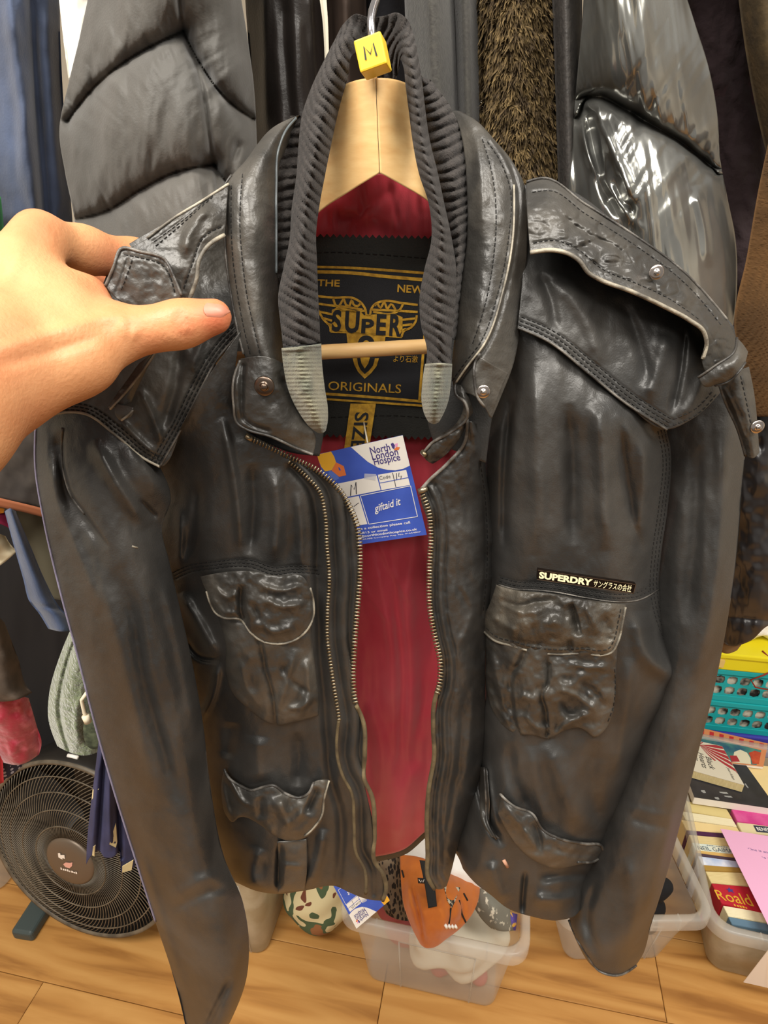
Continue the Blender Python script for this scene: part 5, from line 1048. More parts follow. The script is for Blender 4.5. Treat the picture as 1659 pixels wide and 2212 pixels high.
coat('olive_coat', 'dark olive brown wool coat at the top right corner', 'coat', [[(1588, -60), (1630, -60), (1680, -60), (1760, -60)], [(1612, 120), (1650, 120), (1700, 120), (1770, 120)], [(1636, 250), (1680, 250), (1720, 250), (1790, 250)], [(1655, 330), (1690, 330), (1730, 330), (1800, 330)]], mat('olive_wool', '4a3a20', .95, col2='2f2412', nscale=60, bump=.5, bscale=300), .03, Y=.60)
TK = mat('tan_knit', '4e3519', .9, col2='634422', nscale=30, bump=.7, bscale=420, btype='wave', bdist=.001, stretch=(.3, .3, 1))
coat('tan_cardigan', 'tan knitted cardigan at the right edge behind the leather jacket', 'cardigan', [[(1668, 270), (1710, 270), (1800, 270)], [(1640, 400), (1690, 400), (1800, 400)], [(1612, 560), (1680, 560), (1800, 560)], [(1586, 690), (1670, 690), (1800, 690)], [(1590, 760), (1670, 780), (1800, 800)], [(1600, 900), (1680, 900), (1800, 900)]], TK, .03, Y=.50)
# ---------------- lower left of the rail
BLK = mat('black_cloth', '131214', .9, bump=.3, bscale=300)
coat('black_backdrop_coat', 'black backdrop coat behind the left sleeve, carried down to darken the gap above the fan', 'coat', [[(-150, 900), (0, 900), (200, 900), (400, 900)], [(-150, 1250), (0, 1250), (200, 1250), (400, 1250)], [(-60, 1670), (40, 1670), (230, 1670), (390, 1670)]], BLK, .03, Y=1.06, noise=(10, 60, 200, 281))  # black backdrop coat, carried down to darken the gap above the fan
coat('dark_jacket', 'dark brown jacket with a rust hem left of the leather jacket', 'jacket', [[(-140, 850), (-40, 850), (60, 850), (160, 850)], [(-140, 960), (-40, 960), (60, 970), (160, 990)], [(-140, 1062), (-40, 1068), (40, 1085), (160, 1118)]], mat('dark_brown_tweed', '2c2622', .9, col2='3a332d', nscale=50), .02, Y=.57, noise=(4, 40, 60, 282))
h0 = [o for o in bpy.data.objects if o.name == 'dark_jacket'][0]
coat('', '', '', [[(-140, 1062, .566), (-40, 1068, .566), (40, 1085, .566), (160, 1116, .566)], [(-140, 1080, .566), (-40, 1088, .566), (40, 1104, .566), (160, 1136, .566)]], mat('rust_suede', '7a4426', .85), .012, part='hem', parent=h0, closed=None)
coat('olive_shirt', 'dull olive garment between blue sleeve and leather sleeve', 'shirt', [[(30, 1085), (90, 1090), (180, 1110)], [(60, 1190), (120, 1200), (200, 1210)], [(100, 1290), (150, 1300), (220, 1310)]], mat('olive_cotton', '4b4636', .9), .02, Y=.60)
coat('blue_fleece_sleeve', 'steel blue fleece sleeve hanging left of the leather sleeve', 'sleeve', [[(10, 1105), (22, 1098), (34, 1105)], [(30, 1180), (48, 1178), (66, 1180)], [(50, 1250), (74, 1250), (98, 1255)], [(64, 1300), (96, 1305), (128, 1310)], [(84, 1325), (115, 1330), (150, 1335)], [(104, 1358), (130, 1364), (165, 1360)]],
     mat('steel_blue_fleece', '333e56', .95, col2='3d4963', nscale=60, bump=.4, bscale=500, sheen=.15), .02, Y=.53, strokes=[([(62, 1308), (100, 1312), (150, 1318)], 4, -3)])
coat('magenta_scarf', 'magenta fabric scrap at the left edge above the cream bag', 'scarf', [[(-60, 1100), (-10, 1105), (16, 1108)], [(-60, 1130), (-5, 1130), (22, 1142)]], mat('magenta_cotton', '8a2048', .9), .01, Y=.58)
coat('orange_garment', 'tiny orange garment edge at the left image border', 'garment', [[(-60, 1092), (-20, 1094), (10, 1098)], [(-60, 1112), (-20, 1112), (8, 1108)]], mat('orange_cotton', 'c87a1c', .9), .006, Y=.572)
coat('cream_bag', 'cream cloth bag at the left edge below the blue sleeve top', 'bag', [[(-80, 1150), (-10, 1150), (12, 1158)], [(-80, 1185), (-10, 1185), (28, 1182)], [(-80, 1240), (-20, 1232), (38, 1190)]], mat('cream_canvas', 'd4c8ac', .85, col2='bfae8c', nscale=40), .02, Y=.585, noise=(5, 24, 24, 283))
coat('brown_sleeve', 'dark brown suede sleeve end at the left edge above the red quilted fabric', 'sleeve', [[(-60, 1310), (-20, 1320), (10, 1345)], [(-50, 1400), (0, 1410), (40, 1425)], [(-40, 1490), (20, 1500), (62, 1488)], [(-20, 1515), (35, 1512), (70, 1496)]], mat('brown_suede', '40352b', .85, col2='54463a', nscale=40, bump=.3, bscale=300), .03, Y=.56, noise=(5, 30, 30, 284))
RS = mat('red_brocade', '8c1528', .4, col2='b85060', nscale=70, ndetail=6, cpos=(.5, .72), bump=.5, bscale=120, bdist=.002, sheen=.3)
coat('red_satin_garment', 'shiny red brocade garment end above the desk fan', 'garment', [[(-80, 1478), (0, 1490), (62, 1508)], [(-60, 1560), (10, 1570), (80, 1570)], [(-30, 1610), (30, 1620), (90, 1606)], [(0, 1645), (42, 1652), (84, 1630)]], RS, .025, Y=.60, noise=(6, 24, 40, 285))
# polka dots
DOT = bpy.data.materials.new('navy_polka'); DOT.use_nodes = True
_n = DOT.node_tree.nodes; _l = DOT.node_tree.links; _t = _n.new('ShaderNodeTexCoord'); _v = _n.new('ShaderNodeTexVoronoi'); _v.inputs['Scale'].default_value = 150; _v.inputs['Randomness'].default_value = .15
_r = _n.new('ShaderNodeValToRGB'); _r.color_ramp.interpolation = 'CONSTANT'; _r.color_ramp.elements[0].color = (*lin('a8acc0'), 1); _r.color_ramp.elements[1].color = (*lin('20263f'), 1); _r.color_ramp.elements[1].position = .33
_l.new(_t.outputs['Object'], _v.inputs['Vector']); _l.new(_v.outputs['Distance'], _r.inputs[0]); _l.new(_r.outputs[0], _n['Principled BSDF'].inputs['Base Color']); _n['Principled BSDF'].inputs['Roughness'].default_value = .8
coat('polka_dot_garment', 'navy polka dot fabric at the left edge beside the red brocade', 'garment', [[(-90, 1530), (-20, 1535), (6, 1545)], [(-90, 1600), (-10, 1600), (36, 1610)], [(-90, 1690), (0, 1690), (48, 1655)]], DOT, .02, Y=.625)
coat('red_garment', 'plain red fabric strip at the left edge above the fan rim', 'garment', [[(-90, 1585), (-30, 1588), (2, 1590)], [(-90, 1640), (-20, 1640), (6, 1640)], [(-90, 1700), (-20, 1700), (8, 1690)]], mat('plain_red', '9c1c20', .8), .01, Y=.605)
# sage sherpa sleeve
SH = mat('sage_sherpa', '585f45', 1.0, col2='6f7659', nscale=90, ndetail=3, bump=1.0, bscale=230, bdist=.004, sheen=.5)
shf = lambda s, t, X, Y: 4*(np.abs(fbm(X/7, Y/7, 291, 2)))
SHR, _ = coat('sherpa_sleeve', 'sage green sherpa fleece cuff hanging above the fan', 'sleeve', [[(150, 1365), (175, 1362), (205, 1360), (240, 1360)], [(128, 1420), (160, 1418), (200, 1415), (240, 1410)], [(106, 1500), (140, 1500), (190, 1500), (240, 1490)], [(104, 1550), (140, 1555), (190, 1555), (240, 1540)], [(124, 1612), (150, 1625), (185, 1632), (212, 1624), (236, 1600)]],
     SH, .035, Y=.50, step=3, strokes=[([(160, 1390), (138, 1460), (128, 1530), (142, 1600), (150, 1622)], 5, -10, 'g', False), ([(172, 1500), (164, 1560), (172, 1612)], 8, 5), ([(195, 1540), (190, 1580), (200, 1610)], 12, -14)], fn=shf)
coat('', '', '', [[(184, 1545, .488), (198, 1540, .488), (225, 1545, .488)], [(180, 1585, .486), (198, 1590, .488), (225, 1590, .488)], [(186, 1610, .488), (198, 1618, .489), (220, 1612, .49)]], mat('dark_sage', '2f3526', 1.0, col2='596048', nscale=120), .002, part='cuff_opening', parent=SHR, closed=None)  # dark patch laid over the cuff opening
tube('drawcord', [P(192, 1490, .478), P(176, 1512, .476), P(182, 1540, .476), P(190, 1552, .476)], .0018, mat('cream_cord', 'd8cbb0', .8), SHR, 8)
tube('cord_toggle', [P(184, 1546, .475), P(190, 1560, .475)], .0036, MATS['cream_cord'], SHR, 10)
# navy scarf with cream triangles
NV = mat('navy_cotton', '292a45', .8, col2='343555', nscale=30, bump=.2, bscale=700)
SCF, sp = coat('printed_scarf', 'navy scarf with cream triangle print hanging in front of the fan', 'scarf', [[(213, 1600), (222, 1600), (236, 1600), (250, 1600)], [(206, 1660), (220, 1660), (240, 1660), (256, 1660)], [(196, 1740), (214, 1740), (240, 1740), (270, 1740)], [(188, 1820), (208, 1815), (240, 1815), (285, 1815)],
     [(186, 1868), (200, 1846), (214, 1838), (226, 1852), (244, 1852), (258, 1840), (264, 1884), (292, 1872)]], NV, .01, Y=.46, closed=None, step=3, strokes=[([(228, 1610), (222, 1700), (212, 1840)], 5, -9, 'g', False), ([(247, 1640), (256, 1740), (260, 1850)], 5, -10, 'g', False), ([(214, 1620), (204, 1740), (196, 1850)], 6, 5), ([(238, 1640), (236, 1740), (238, 1840)], 7, 5)], lookup=True)
CRM = mat('cream_print', 'cdb98a', .8)
for tri in ([(200, 1706), (213, 1705), (198, 1728)], [(250, 1778), (253, 1820), (250, 1831), (236, 1824)], [(206, 1826), (204, 1850), (199, 1848), (201, 1830)], [(264, 1872), (288, 1858), (284, 1880), (264, 1885)]):
    poly('triangle_print', [P(x, y, sp.look(x, y)-.0012) for x, y in tri], CRM, SCF, .0008)
# ================================================================ things on the floor
def prism(name, q, z, h, mt, parent=None, bev=0):
    """upright block whose top corners stand at height z under four picture points"""
    t = [PZ(x, y, z) for x, y in q]; V = t+[(a, b, z-h) for a, b, c in t]; n = len(t)
    bm = bmesh.new(); vs = [bm.verts.new(v) for v in V]
    bm.faces.new(vs[:n]); bm.faces.new(vs[n:][::-1])
    for i in range(n): bm.faces.new((vs[i], vs[n+i], vs[n+(i+1) % n], vs[(i+1) % n]))
    bmesh.ops.recalc_face_normals(bm, faces=bm.faces)
    if bev: bmesh.ops.bevel(bm, geom=bm.edges[:], offset=bev, segments=2, affect='EDGES')
    return bmobj(name, bm, mt, parent)
PLAS = mat('clear_polypropylene', 'd9d4c8', .28, alpha=.36, spec=.5, bump=.05, bscale=60)
PLAS2 = mat('rim_polypropylene', 'cfcabf', .25, alpha=.40, spec=.5)
PLAS3 = mat('frosted_polypropylene', 'c8bfa8', .4, col2='a89a7c', nscale=14, alpha=.82, spec=.4)
def storage_bin(label, fl, w, d, h, yaw, flare=.025, cr_=.03, lip=.03, pm=None):
    """clear plastic storage box; fl is its front left foot on the floor"""
    B = thing('storage_box', label, 'box', (fl[0], fl[1], 0), 'clear plastic storage boxes on the floor')
    e = np.array([math.cos(yaw), math.sin(yaw)]); n_ = np.array([-math.sin(yaw), math.cos(yaw)]); c = np.array(fl[:2])+e*w/2+n_*d/2
    def ring(dx, z, r):
        a = w/2+dx; b = d/2+dx; pts = []
        for k, (sx, sy) in enumerate(((1, 1), (-1, 1), (-1, -1), (1, -1))):
            for j in range(7):
                th = math.radians(90*k+15*j); x = sx*(a-r)+r*math.cos(th); y = sy*(b-r)+r*math.sin(th); p = c+e*x+n_*y; pts.append((p[0], p[1], z))
        return pts
    def loft(nm, rings, mt, cap=False):
        V = [p for r in rings for p in r]; m = len(rings[0]); Fc = []
        for i in range(len(rings)-1):
            for k in range(m): Fc.append((i*m+k, i*m+(k+1) % m, (i+1)*m+(k+1) % m, (i+1)*m+k))
        if cap: Fc.append(tuple(range(m))[::-1])
        return mesh(nm, V, Fc, mt, B)
    z0 = .003
    loft('tub', [ring(-.006, z0, cr_*.8), ring(0, z0+.006, cr_*.9), ring(flare*.5, h*.5, cr_), ring(flare, h-lip, cr_*1.1)], pm or PLAS, True)
    loft('rim', [ring(flare+.001, h-lip, cr_*1.1), ring(flare+.002, h-.003, cr_*1.1), ring(flare+.006, h, cr_*1.2), ring(flare+.016, h, cr_*1.3), ring(flare+.019, h-.004, cr_*1.3), ring(flare+.019, h-lip, cr_*1.3)], PLAS2)
    for k in (-.38, -.13, .13, .38):         # stiffening ribs under the rim
        p = c+e*(w*k)-n_*(d/2+flare+.010)
        box('rim_rib', (-.0012, -.008, h-lip), (.0012, .008, h-.002), PLAS2, B, 0, Matrix.Translation((p[0], p[1], 0)) @ Matrix.Rotation(yaw, 4, 'Z'))
    for k in (-.22, .3):                      # raised panel lines on the front
        q0 = c+e*(w*k)-n_*(d/2+.001); q1 = c+e*(w*k*1.04)-n_*(d/2+flare*.7+.001)
        tube('panel_line', [(q0[0], q0[1], .01), (q1[0], q1[1], h*.72)], .0018, PLAS2, B, 6)
    q0 = c-e*(w*.22*1.04)-n_*(d/2+flare*.7+.001); q1 = c+e*(w*.3*1.04)-n_*(d/2+flare*.7+.001)
    tube('panel_line', [(q0[0], q0[1], h*.72), (q1[0], q1[1], h*.72)], .0018, PLAS2, B, 6)
    return B
storage_bin('clear plastic box in the middle with an orange bag over its rim', (-.04, .77), .277, .36, .275, math.radians(-12))
storage_bin('narrow clear plastic box showing between the left sleeve and camouflage hat', (-.425, .847), .165, .34, .36, math.radians(-11), .018, .03, .03, PLAS3)
storage_bin('clear plastic box of clothes behind the right sleeve', (.400, .806), .218, .25, .222, math.radians(1), .030)
storage_bin('clear plastic box packed with books at the right', (.708, .792), .42, .46, .205, math.radians(-14), .028, .035, .03, PLAS3)
storage_bin('white clear box corner at the left edge behind the fan', (-1.42, 1.06), .50, .36, .25, math.radians(-12), .02)
# ---- soft things in and around the middle box
ORG = mat('orange_canvas', 'c06a20', .8, col2='b05c18', nscale=25, bump=.3, bscale=600, sheen=.2)
BAG, bgp = coat('cloth_bag', 'orange canvas bag hanging over the front of the middle plastic box', 'bag', [[(864, 1846, .80), (900, 1850, .79), (960, 1870, .79), (1030, 1880, .80)], [(866, 1900, .755), (905, 1905, .74), (970, 1910, .735), (1036, 1930, .755)], [(872, 1955, .715), (912, 1960, .695), (965, 1965, .695), (1020, 1975, .715)],
     [(890, 2005, .695), (918, 2010, .68), (955, 2008, .68), (1000, 2000, .70)], [(908, 2040, .685), (920, 2048, .678), (932, 2048, .678), (962, 2030, .684)]], ORG, .004, closed=None, step=3.4, strokes=[([(890, 1915), (905, 1970), (918, 2040)], 5, -7), ([(880, 1900), (890, 1960), (905, 2020)], 8, 6), ([(940, 1930), (960, 1980), (950, 2030)], 14, 6), ([(990, 1930), (1000, 1970), (985, 2000)], 7, -5)], noise=[(5, 30, 40, 301)], lookup=True)
def onp(pt, pts, d=.0014): return [P(x, y, pt.look(x, y)-d) for x, y in pts]
poly('print_strip', onp(bgp, [(958, 1912), (994, 1918), (982, 1950), (976, 1962), (966, 1945)]), mat('leaf_print', 'b8b09a', .8, col2='2a2824', nscale=160, cpos=(.48, .54)), BAG, .0008)
for pl in ([(974, 1962), (970, 1995)], [(992, 1945), (998, 1975), (1006, 1992)], [(868, 1880), (872, 1895)], [(1002, 1930), (1010, 1945)]): tube('stem_print', onp(bgp, pl), .0016, mat('black_ink', '1c1a18', .8), BAG, 6)
for k in range(4): tube('bead_print', onp(bgp, [(962+7*k, 1998+.5*k), (965+7*k, 2004)]), .0026, WHITEP, BAG, 8)
stp = patch('strap', [[(906, 1858, .735), (932, 1860, .735)], [(915, 1900, .715), (938, 1902, .715)], [(925, 1962, .685), (944, 1958, .685)]], mat('black_webbing', '1b1917', .8, bump=.5, bscale=500), BAG, step=4, thick=.003, lookup=False)
poly('brand_tab', [P(x, y, .716) for x, y in ((902, 1897), (917, 1898), (918, 1909), (903, 1908))], BLACKP, BAG, .001)
tube('tab_mark', [P(905, 1900, .7145), P(909, 1906, .7145), P(911, 1902, .7145), P(914, 1906, .7145), P(916, 1900, .7145)], .0005, WHITEP, BAG, 5)
WC = mat('white_fleece', 'ece8e2', .95, bump=.4, bscale=400, sheen=.3)
coat('white_cloth', 'white fleece cloth heaped in the middle plastic box', 'cloth', [[(900, 1800, .86), (940, 1800, .85), (1010, 1810, .85), (1050, 1830, .87)], [(866, 1862, .82), (930, 1850, .80), (1030, 1860, .80), (1075, 1870, .83)], [(868, 1880, .80), (930, 1895, .775), (1040, 1905, .77), (1120, 1912, .79)], [(890, 1890, .795), (930, 1915, .77), (1000, 1925, .765), (1090, 1925, .785)]],
     WC, .005, closed=None, noise=(6, 30, 30, 302))
LEO = bpy.data.materials.new('leopard'); LEO.use_nodes = True; _n = LEO.node_tree.nodes; _l = LEO.node_tree.links
_t = _n.new('ShaderNodeTexCoord'); _m = _n.new('ShaderNodeMapping'); _m.inputs['Scale'].default_value = (1.6, 1, .8); _v = _n.new('ShaderNodeTexVoronoi'); _v.inputs['Scale'].default_value = 95
_r = _n.new('ShaderNodeValToRGB'); _r.color_ramp.elements[0].color = (*lin('231b16'), 1); _r.color_ramp.elements[1].color = (*lin('7d6a54'), 1); _r.color_ramp.elements[0].position = .42; _r.color_ramp.elements[1].position = .5
_l.new(_t.outputs['Object'], _m.inputs[0]); _l.new(_m.outputs[0], _v.inputs['Vector']); _l.new(_v.outputs['Distance'], _r.inputs[0]); _l.new(_r.outputs[0], _n['Principled BSDF'].inputs['Base Color']); _n['Principled BSDF'].inputs['Roughness'].default_value = .9
coat('leopard_scarf', 'brown leopard print scarf tucked beside the orange bag', 'scarf', [[(800, 1820, .87), (835, 1825, .86), (875, 1830, .87)], [(805, 1890, .83), (838, 1890, .815), (872, 1890, .83)], [(822, 1948, .79), (846, 1958, .78), (880, 1965, .79)], [(835, 1975, .78), (855, 1985, .772), (890, 1990, .78)]], LEO, .006, closed=None, noise=(5, 24, 60, 303))
GB = mat('grey_feather_print', '77756a', .9, col2='d8d2bf', nscale=75, ndetail=5, cpos=(.57, .62), stretch=(1, 1, .5))
coat('grey_printed_cloth', 'grey cloth with a pale feather print in the middle box', 'cloth', [[(1010, 1905, .80), (1050, 1905, .79), (1090, 1920, .80)], [(1018, 1945, .76), (1055, 1945, .745), (1100, 1950, .76)], [(1040, 1985, .74), (1075, 1990, .73), (1105, 1995, .74)], [(1060, 2005, .735), (1085, 2012, .73), (1110, 2010, .74)]], GB, .004, closed=None, noise=(5, 24, 40, 304))
coat('violet_cloth', 'small violet and yellow printed cloth in the middle box corner', 'cloth', [[(1080, 1965, .77), (1100, 1970, .76), (1118, 1975, .77)], [(1088, 1985, .75), (1102, 1990, .745), (1116, 1992, .75)], [(1092, 2006, .745), (1104, 2010, .742), (1114, 2010, .745)]], mat('violet_print', '5a4a9c', .85, col2='e0b050', nscale=70, cpos=(.56, .62)), .003, closed=None)
CW = mat('creased_white_cotton', 'd8d0bc', .9, bump=.3, bscale=200)
def lump(name, label, cat, balls, mt, k=.03, vox=.006, amp=.012, sc=28, it=2):
    T = thing(name, label, cat, (balls[0][0][0], balls[0][0][1], min(b[0][2]-b[1] for b in balls)))
    f = lambda G: amp*(np.sin(G[..., 0]*sc*2.1+2*np.sin(G[..., 2]*sc*1.3))*np.sin(G[..., 2]*sc*1.7+1.5*np.sin(G[..., 1]*sc)))
    solid('folds', [(b[0], b[1], b[0], b[1]*.999) for b in balls], mt, T, k, vox, it, f); return T
lump('white_garment', 'creased white garment seen through the middle box wall', 'garment', [((.10, .80, .10), .05), ((.16, .79, .10), .06), ((.21, .79, .12), .05), ((.13, .83, .16), .05)], CW)
lump('pink_garment', 'folded pink garment under the white one in the middle box', 'garment', [((.16, .775, .028), .019), ((.20, .765, .028), .019), ((.12, .785, .028), .019), ((.05, .85, .06), .045), ((0.02, .86, .13), .04)], mat('pink_cotton', 'b05a58', .9), k=.02, vox=.005, amp=.004)
# camouflage hat
CAM = bpy.data.materials.new('camouflage'); CAM.use_nodes = True; _n = CAM.node_tree.nodes; _l = CAM.node_tree.links; _t = _n.new('ShaderNodeTexCoord')
_v = _n.new('ShaderNodeTexNoise'); _v.inputs['Scale'].default_value = 17; _v.inputs['Detail'].default_value = 1.5; _v.inputs['Distortion'].default_value = .8
_r = _n.new('ShaderNodeValToRGB'); _r.color_ramp.interpolation = 'CONSTANT'; e_ = _r.color_ramp.elements
e_[0].color = (*lin('6a3a26'), 1); e_[1].color = (*lin('cdbf94'), 1); e_[1].position = .40; k_ = e_.new(.54); k_.color = (*lin('47573a'), 1); k_ = e_.new(.64); k_.color = (*lin('8a5a34'), 1)
_l.new(_t.outputs['Object'], _v.inputs['Vector']); _l.new(_v.outputs['Fac'], _r.inputs[0]); _l.new(_r.outputs[0], _n['Principled BSDF'].inputs['Base Color']); _n['Principled BSDF'].inputs['Roughness'].default_value = .9
lump('camouflage_hat', 'crumpled camouflage hat on the floor left of the middle box', 'hat', [((-.155, .905, .082), .074), ((-.125, .915, .095), .072), ((-.165, .915, .115), .060), ((-.135, .93, .16), .064)], CAM, .03, .005, .006, 22)
price_tag('upside down blue and white price tag lying on the middle box rim', P(842, 1945, .735), P(770, 2006, .715), P(716, 1906, .765), P(790, 1845, .785))
# ---- right clothes box contents
lump('pink_garment', 'pale pink garment rumpled in the clothes box behind the right sleeve', 'garment', [((.50, .94, .12), .06), ((.55, .95, .14), .05), ((.46, .91, .07), .05), ((.53, .95, .06), .05)], mat('blush_cotton', 'd8c4b8', .9))
lump('black_garment', 'black garment standing up in the clothes box behind the right sleeve', 'garment', [((.585, .845, .13), .030), ((.592, .85, .19), .026), ((.583, .85, .07), .030)], BLK, .02, .005, .006)
# ---- books
CREAM = mat('aged_pages', 'e2d09a', .85, col2='d4bf86', nscale=60, stretch=(1, 30, 1)); CRE2 = mat('pale_pages', 'efe6c4', .85, col2='e2d6ac', nscale=60, stretch=(1, 30, 1)); TANP = mat('tan_pages', 'd6b068', .85)
BKH = .12
def book(label, strips, z=.165, cat='book', h=BKH):
    q = strips[0][1]; c = PZ(sum(p[0] for p in q)/4, sum(p[1] for p in q)/4, z-h)
    T = thing('book', label, cat, c, 'books in the plastic box')
    for nm, q, mt in strips: prism(nm, q, z if nm != 'cover' else z+.001, h, mt, T, .0008)
    return T
def st(xl, yl0, yl1, xr, yr0, yr1, xl2=None, xr2=None):
    """strip between left edge (xl, yl0..yl1) and right edge (xr, yr0..yr1): front left, front right, back right, back left"""
    return [(xl2 or xl+(yl1-yl0)*.5, yl1), (xr2 or xr+(yr1-yr0)*.6, yr1), (xr, yr0), (xl, yl0)]
book('paperback with blue grey cover at the front of the book box', [('page_block', st(1562, 1956, 1979, 1652, 1971, 1995), CRE2), ('cover', st(1573, 1980, 1997, 1665, 1997, 2014), mat('blue_grey_cover', '5f7d92', .5))])
B2 = book('thick book with a red spine and yellow lettering in the book box', [('cover', st(1537, 1908, 1952, 1622, 1916, 1974), mat('red_cover', 'b41f30', .45))], z=.165)
book('thick paperback with plain cream pages behind the red spined book', [('page_block', st(1524, 1882, 1907, 1604, 1885, 1915), CREAM), ('cover', st(1518, 1868, 1881, 1600, 1874, 1884), mat('tan_cover', 'a8853c', .6))])
book('paperback with a white and blue spine in the middle of the book box', [('cover', st(1508, 1849, 1868, 1592, 1860, 1874), mat('white_blue_cover', 'e4e8f2', .5, col2='a8bce0', nscale=40)), ('back_cover', st(1504, 1842, 1849, 1588, 1853, 1860), mat('mauve_cover', '4c3a48', .6))])
B5 = book('paperback with a pale blue spine and dark capital lettering in the book box', [('cover', st(1495, 1820, 1836, 1582, 1829, 1845), mat('pale_blue_cover', 'cfe0dc', .5, col2='e6e4c8', nscale=30)), ('page_block', st(1503, 1836, 1843, 1586, 1845, 1853), TANP)])
book('paperback with a dark purple cover edge in the book box', [('page_block', st(1488, 1803, 1820, 1572, 1810, 1829), CREAM), ('cover', st(1483, 1793, 1802, 1566, 1800, 1810), mat('purple_cover', '4a2046', .5))])
book('cream paged paperback next to the purple covered one', [('page_block', st(1472, 1771, 1793, 1592, 1787, 1804), mat('warm_pages', 'e8cf94', .85))])
book('pale paged paperback in front of the khaki paged one', [('page_block', st(1472, 1752, 1770, 1582, 1769, 1786), CRE2)])
book('khaki paged paperback nearest the lying black book', [('page_block', st(1474, 1728, 1752, 1570, 1748, 1769), mat('khaki_pages', 'd8c688', .85))])
book('book with a glossy pink spine at the back of the book box', [('cover', st(1580, 1748, 1774, 1680, 1757, 1790), mat('pink_cover', 'c83c86', .35, col2='d65c98', nscale=30))], z=.172)
B11 = book('cream spined book with a dark title band beside the pink sheet', [('cover', st(1592, 1776, 1798, 1690, 1786, 1808), mat('cream_cover', 'dccfa4', .5))], z=.17)
def topq(q, z): return Quad(*[PZ(x, y, z) for x, y in q])
qtext('lettering', topq([(1537, 1908), (1622, 1916), (1655, 1974), (1558, 1952)], .1664), 'Roald', -.02, .80, .80, .48, mat('yellow_ink', 'd8a830', .6), B2, .0004, .005)
marks(topq([(1537, 1908), (1622, 1916), (1655, 1974), (1558, 1952)], .1664), .30, .98, .62, .10, 5, MATS['yellow_ink'], B2)
qpoly('star_print', topq([(1537, 1908), (1622, 1916), (1655, 1974), (1558, 1952)], .1664), [(.40, .12), (.43, .2), (.5, .2), (.45, .27), (.48, .36), (.40, .31), (.33, .36), (.35, .27), (.3, .2), (.37, .2)], PURPLE, B2, .0004)
q5 = topq([(1495, 1820), (1582, 1829), (1592, 1845), (1503, 1836)], .1664)
qtext('lettering', q5, 'NEIL GAIMAN', .08, .92, 1.05, .55, mat('slate_ink', '4a5a6a', .6), B5, .0004, .0); marks(q5, .35, .24, .86, .10, 12, MATS['slate_ink'], B5)
q11 = topq([(1592, 1776), (1690, 1786), (1703, 1808), (1603, 1798)], .1714)
qpoly('title_band', q11, [(.34, .15), (1, .15), (1, .8), (.34, .8)], mat('slate_band', '2e3346', .5), B11, .0003); qtext('lettering', q11, 'BENEDICT V', .38, .64, .95, .34, WHITEP, B11, .0005, .005)
# lying books on top
def lying(label, q, z, th, cover, pages):
    c = PZ(sum(p[0] for p in q)/4, sum(p[1] for p in q)/4, z-th); T = thing('book', label, 'book', c, 'books lying on the book box')
    prism('page_block', q, z-.0006, th-.001, pages, T, .0006); prism('cover', q, z, .0009, cover, T); return T, topq([q[3], q[2], q[1], q[0]], z)
BB, QB = lying('large black covered book lying on the paperbacks', [(1500, 1722), (1680, 1748), (1606, 1645), (1470, 1640)], .196, .024, mat('black_glossy_cover', '2c2a2e', .3, col2='3a383c', nscale=20), PAPER)
for a, b, w, h_ in ((.12, .80, .05, .05), (.36, .78, .10, .03), (.40, .86, .09, .025), (.26, .93, .05, .04), (.78, .52, .02, .08)):
    qpoly('cover_print', QB, [(a, b), (a+w, b-.01), (a+w*1.1, b+h_), (a+w*.5, b+h_*1.3), (a, b+h_*.8)], mat('grey_ink', '9a9a98', .5), BB, .0005)
BH, QH = lying('cream book with red sunburst stripes lying on the black book', [(1480, 1660), (1608, 1696), (1560, 1612), (1470, 1592)], .224, .026, mat('cream_card_cover', 'd6cdb8', .5), CREAM)
STR = mat('red_stripe', 'a83238', .5)
s0 = (.42, .12)
for a0, a1, L0, bend in ((-14, -2, .7, .05), (4, 15, .75, .12), (20, 30, .85, .2), (35, 44, .95, .3), (50, 57, .9, .35), (64, 70, .45, .2), (-50, -38, .16, 0), (-80, -68, .13, 0), (-110, -98, .13, 0), (-150, -135, .25, 0), (150, 165, .3, 0)):
    pts = [s0]
    for sgn, a in ((1, a0), (-1, a1)):
        seq = []
        for i in range(1, 9):
            r = L0*i/8; aa = math.radians(a - bend*40*(i/8)); seq.append((min(.995, max(.005, s0[0]+r*math.cos(aa))), min(.97, max(.01, s0[1]+r*math.sin(aa)))))
        pts += seq if sgn == 1 else seq[::-1]
    qpoly('sunburst_stripe', QH, pts, STR, BH, .0004)
def vtext(Qx, s, u, v0, v1, h, parent, mt, bold=0):
    """a title line that runs down the cover"""
    qtext('lettering', Qx, s, u, v0, v1-v0, h, mt, parent, .0006, bold, .2, 1)
INK = mat('dark_ink', '33302c', .7)
vtext(QH, 'Black', .47, .45, .80, .11, BH, INK); vtext(QH, 'Hearts', .33, .38, .82, .11, BH, INK); vtext(QH, 'in', .24, .55, .65, .06, BH, INK); vtext(QH, 'Battersea', .10, .36, .90, .10, BH, INK); vtext(QH, 'Joan Aiken', .83, .62, .93, .05, BH, INK)
RB, QR = lying('picture book with a red checked border behind the sunburst book', [(1500, 1640), (1649, 1656), (1659, 1606), (1505, 1570)], .199, .010, mat('peach_cover', 'd88a5a', .45), PAPER)
qpoly('picture_print', QR, [(.0, .25), (.93, .35), (.90, .97), (.0, .97)], mat('teal_painting', '2f5670', .5, col2='4f8a7a', nscale=24), RB, .0004)
for k in range(7): qpoly('check_print', QR, [(.05+.14*k, .06), (.11+.14*k, .06), (.11+.14*k, .24), (.05+.14*k, .24)], mat('red_check', 'c22c30', .5), RB, .0005)
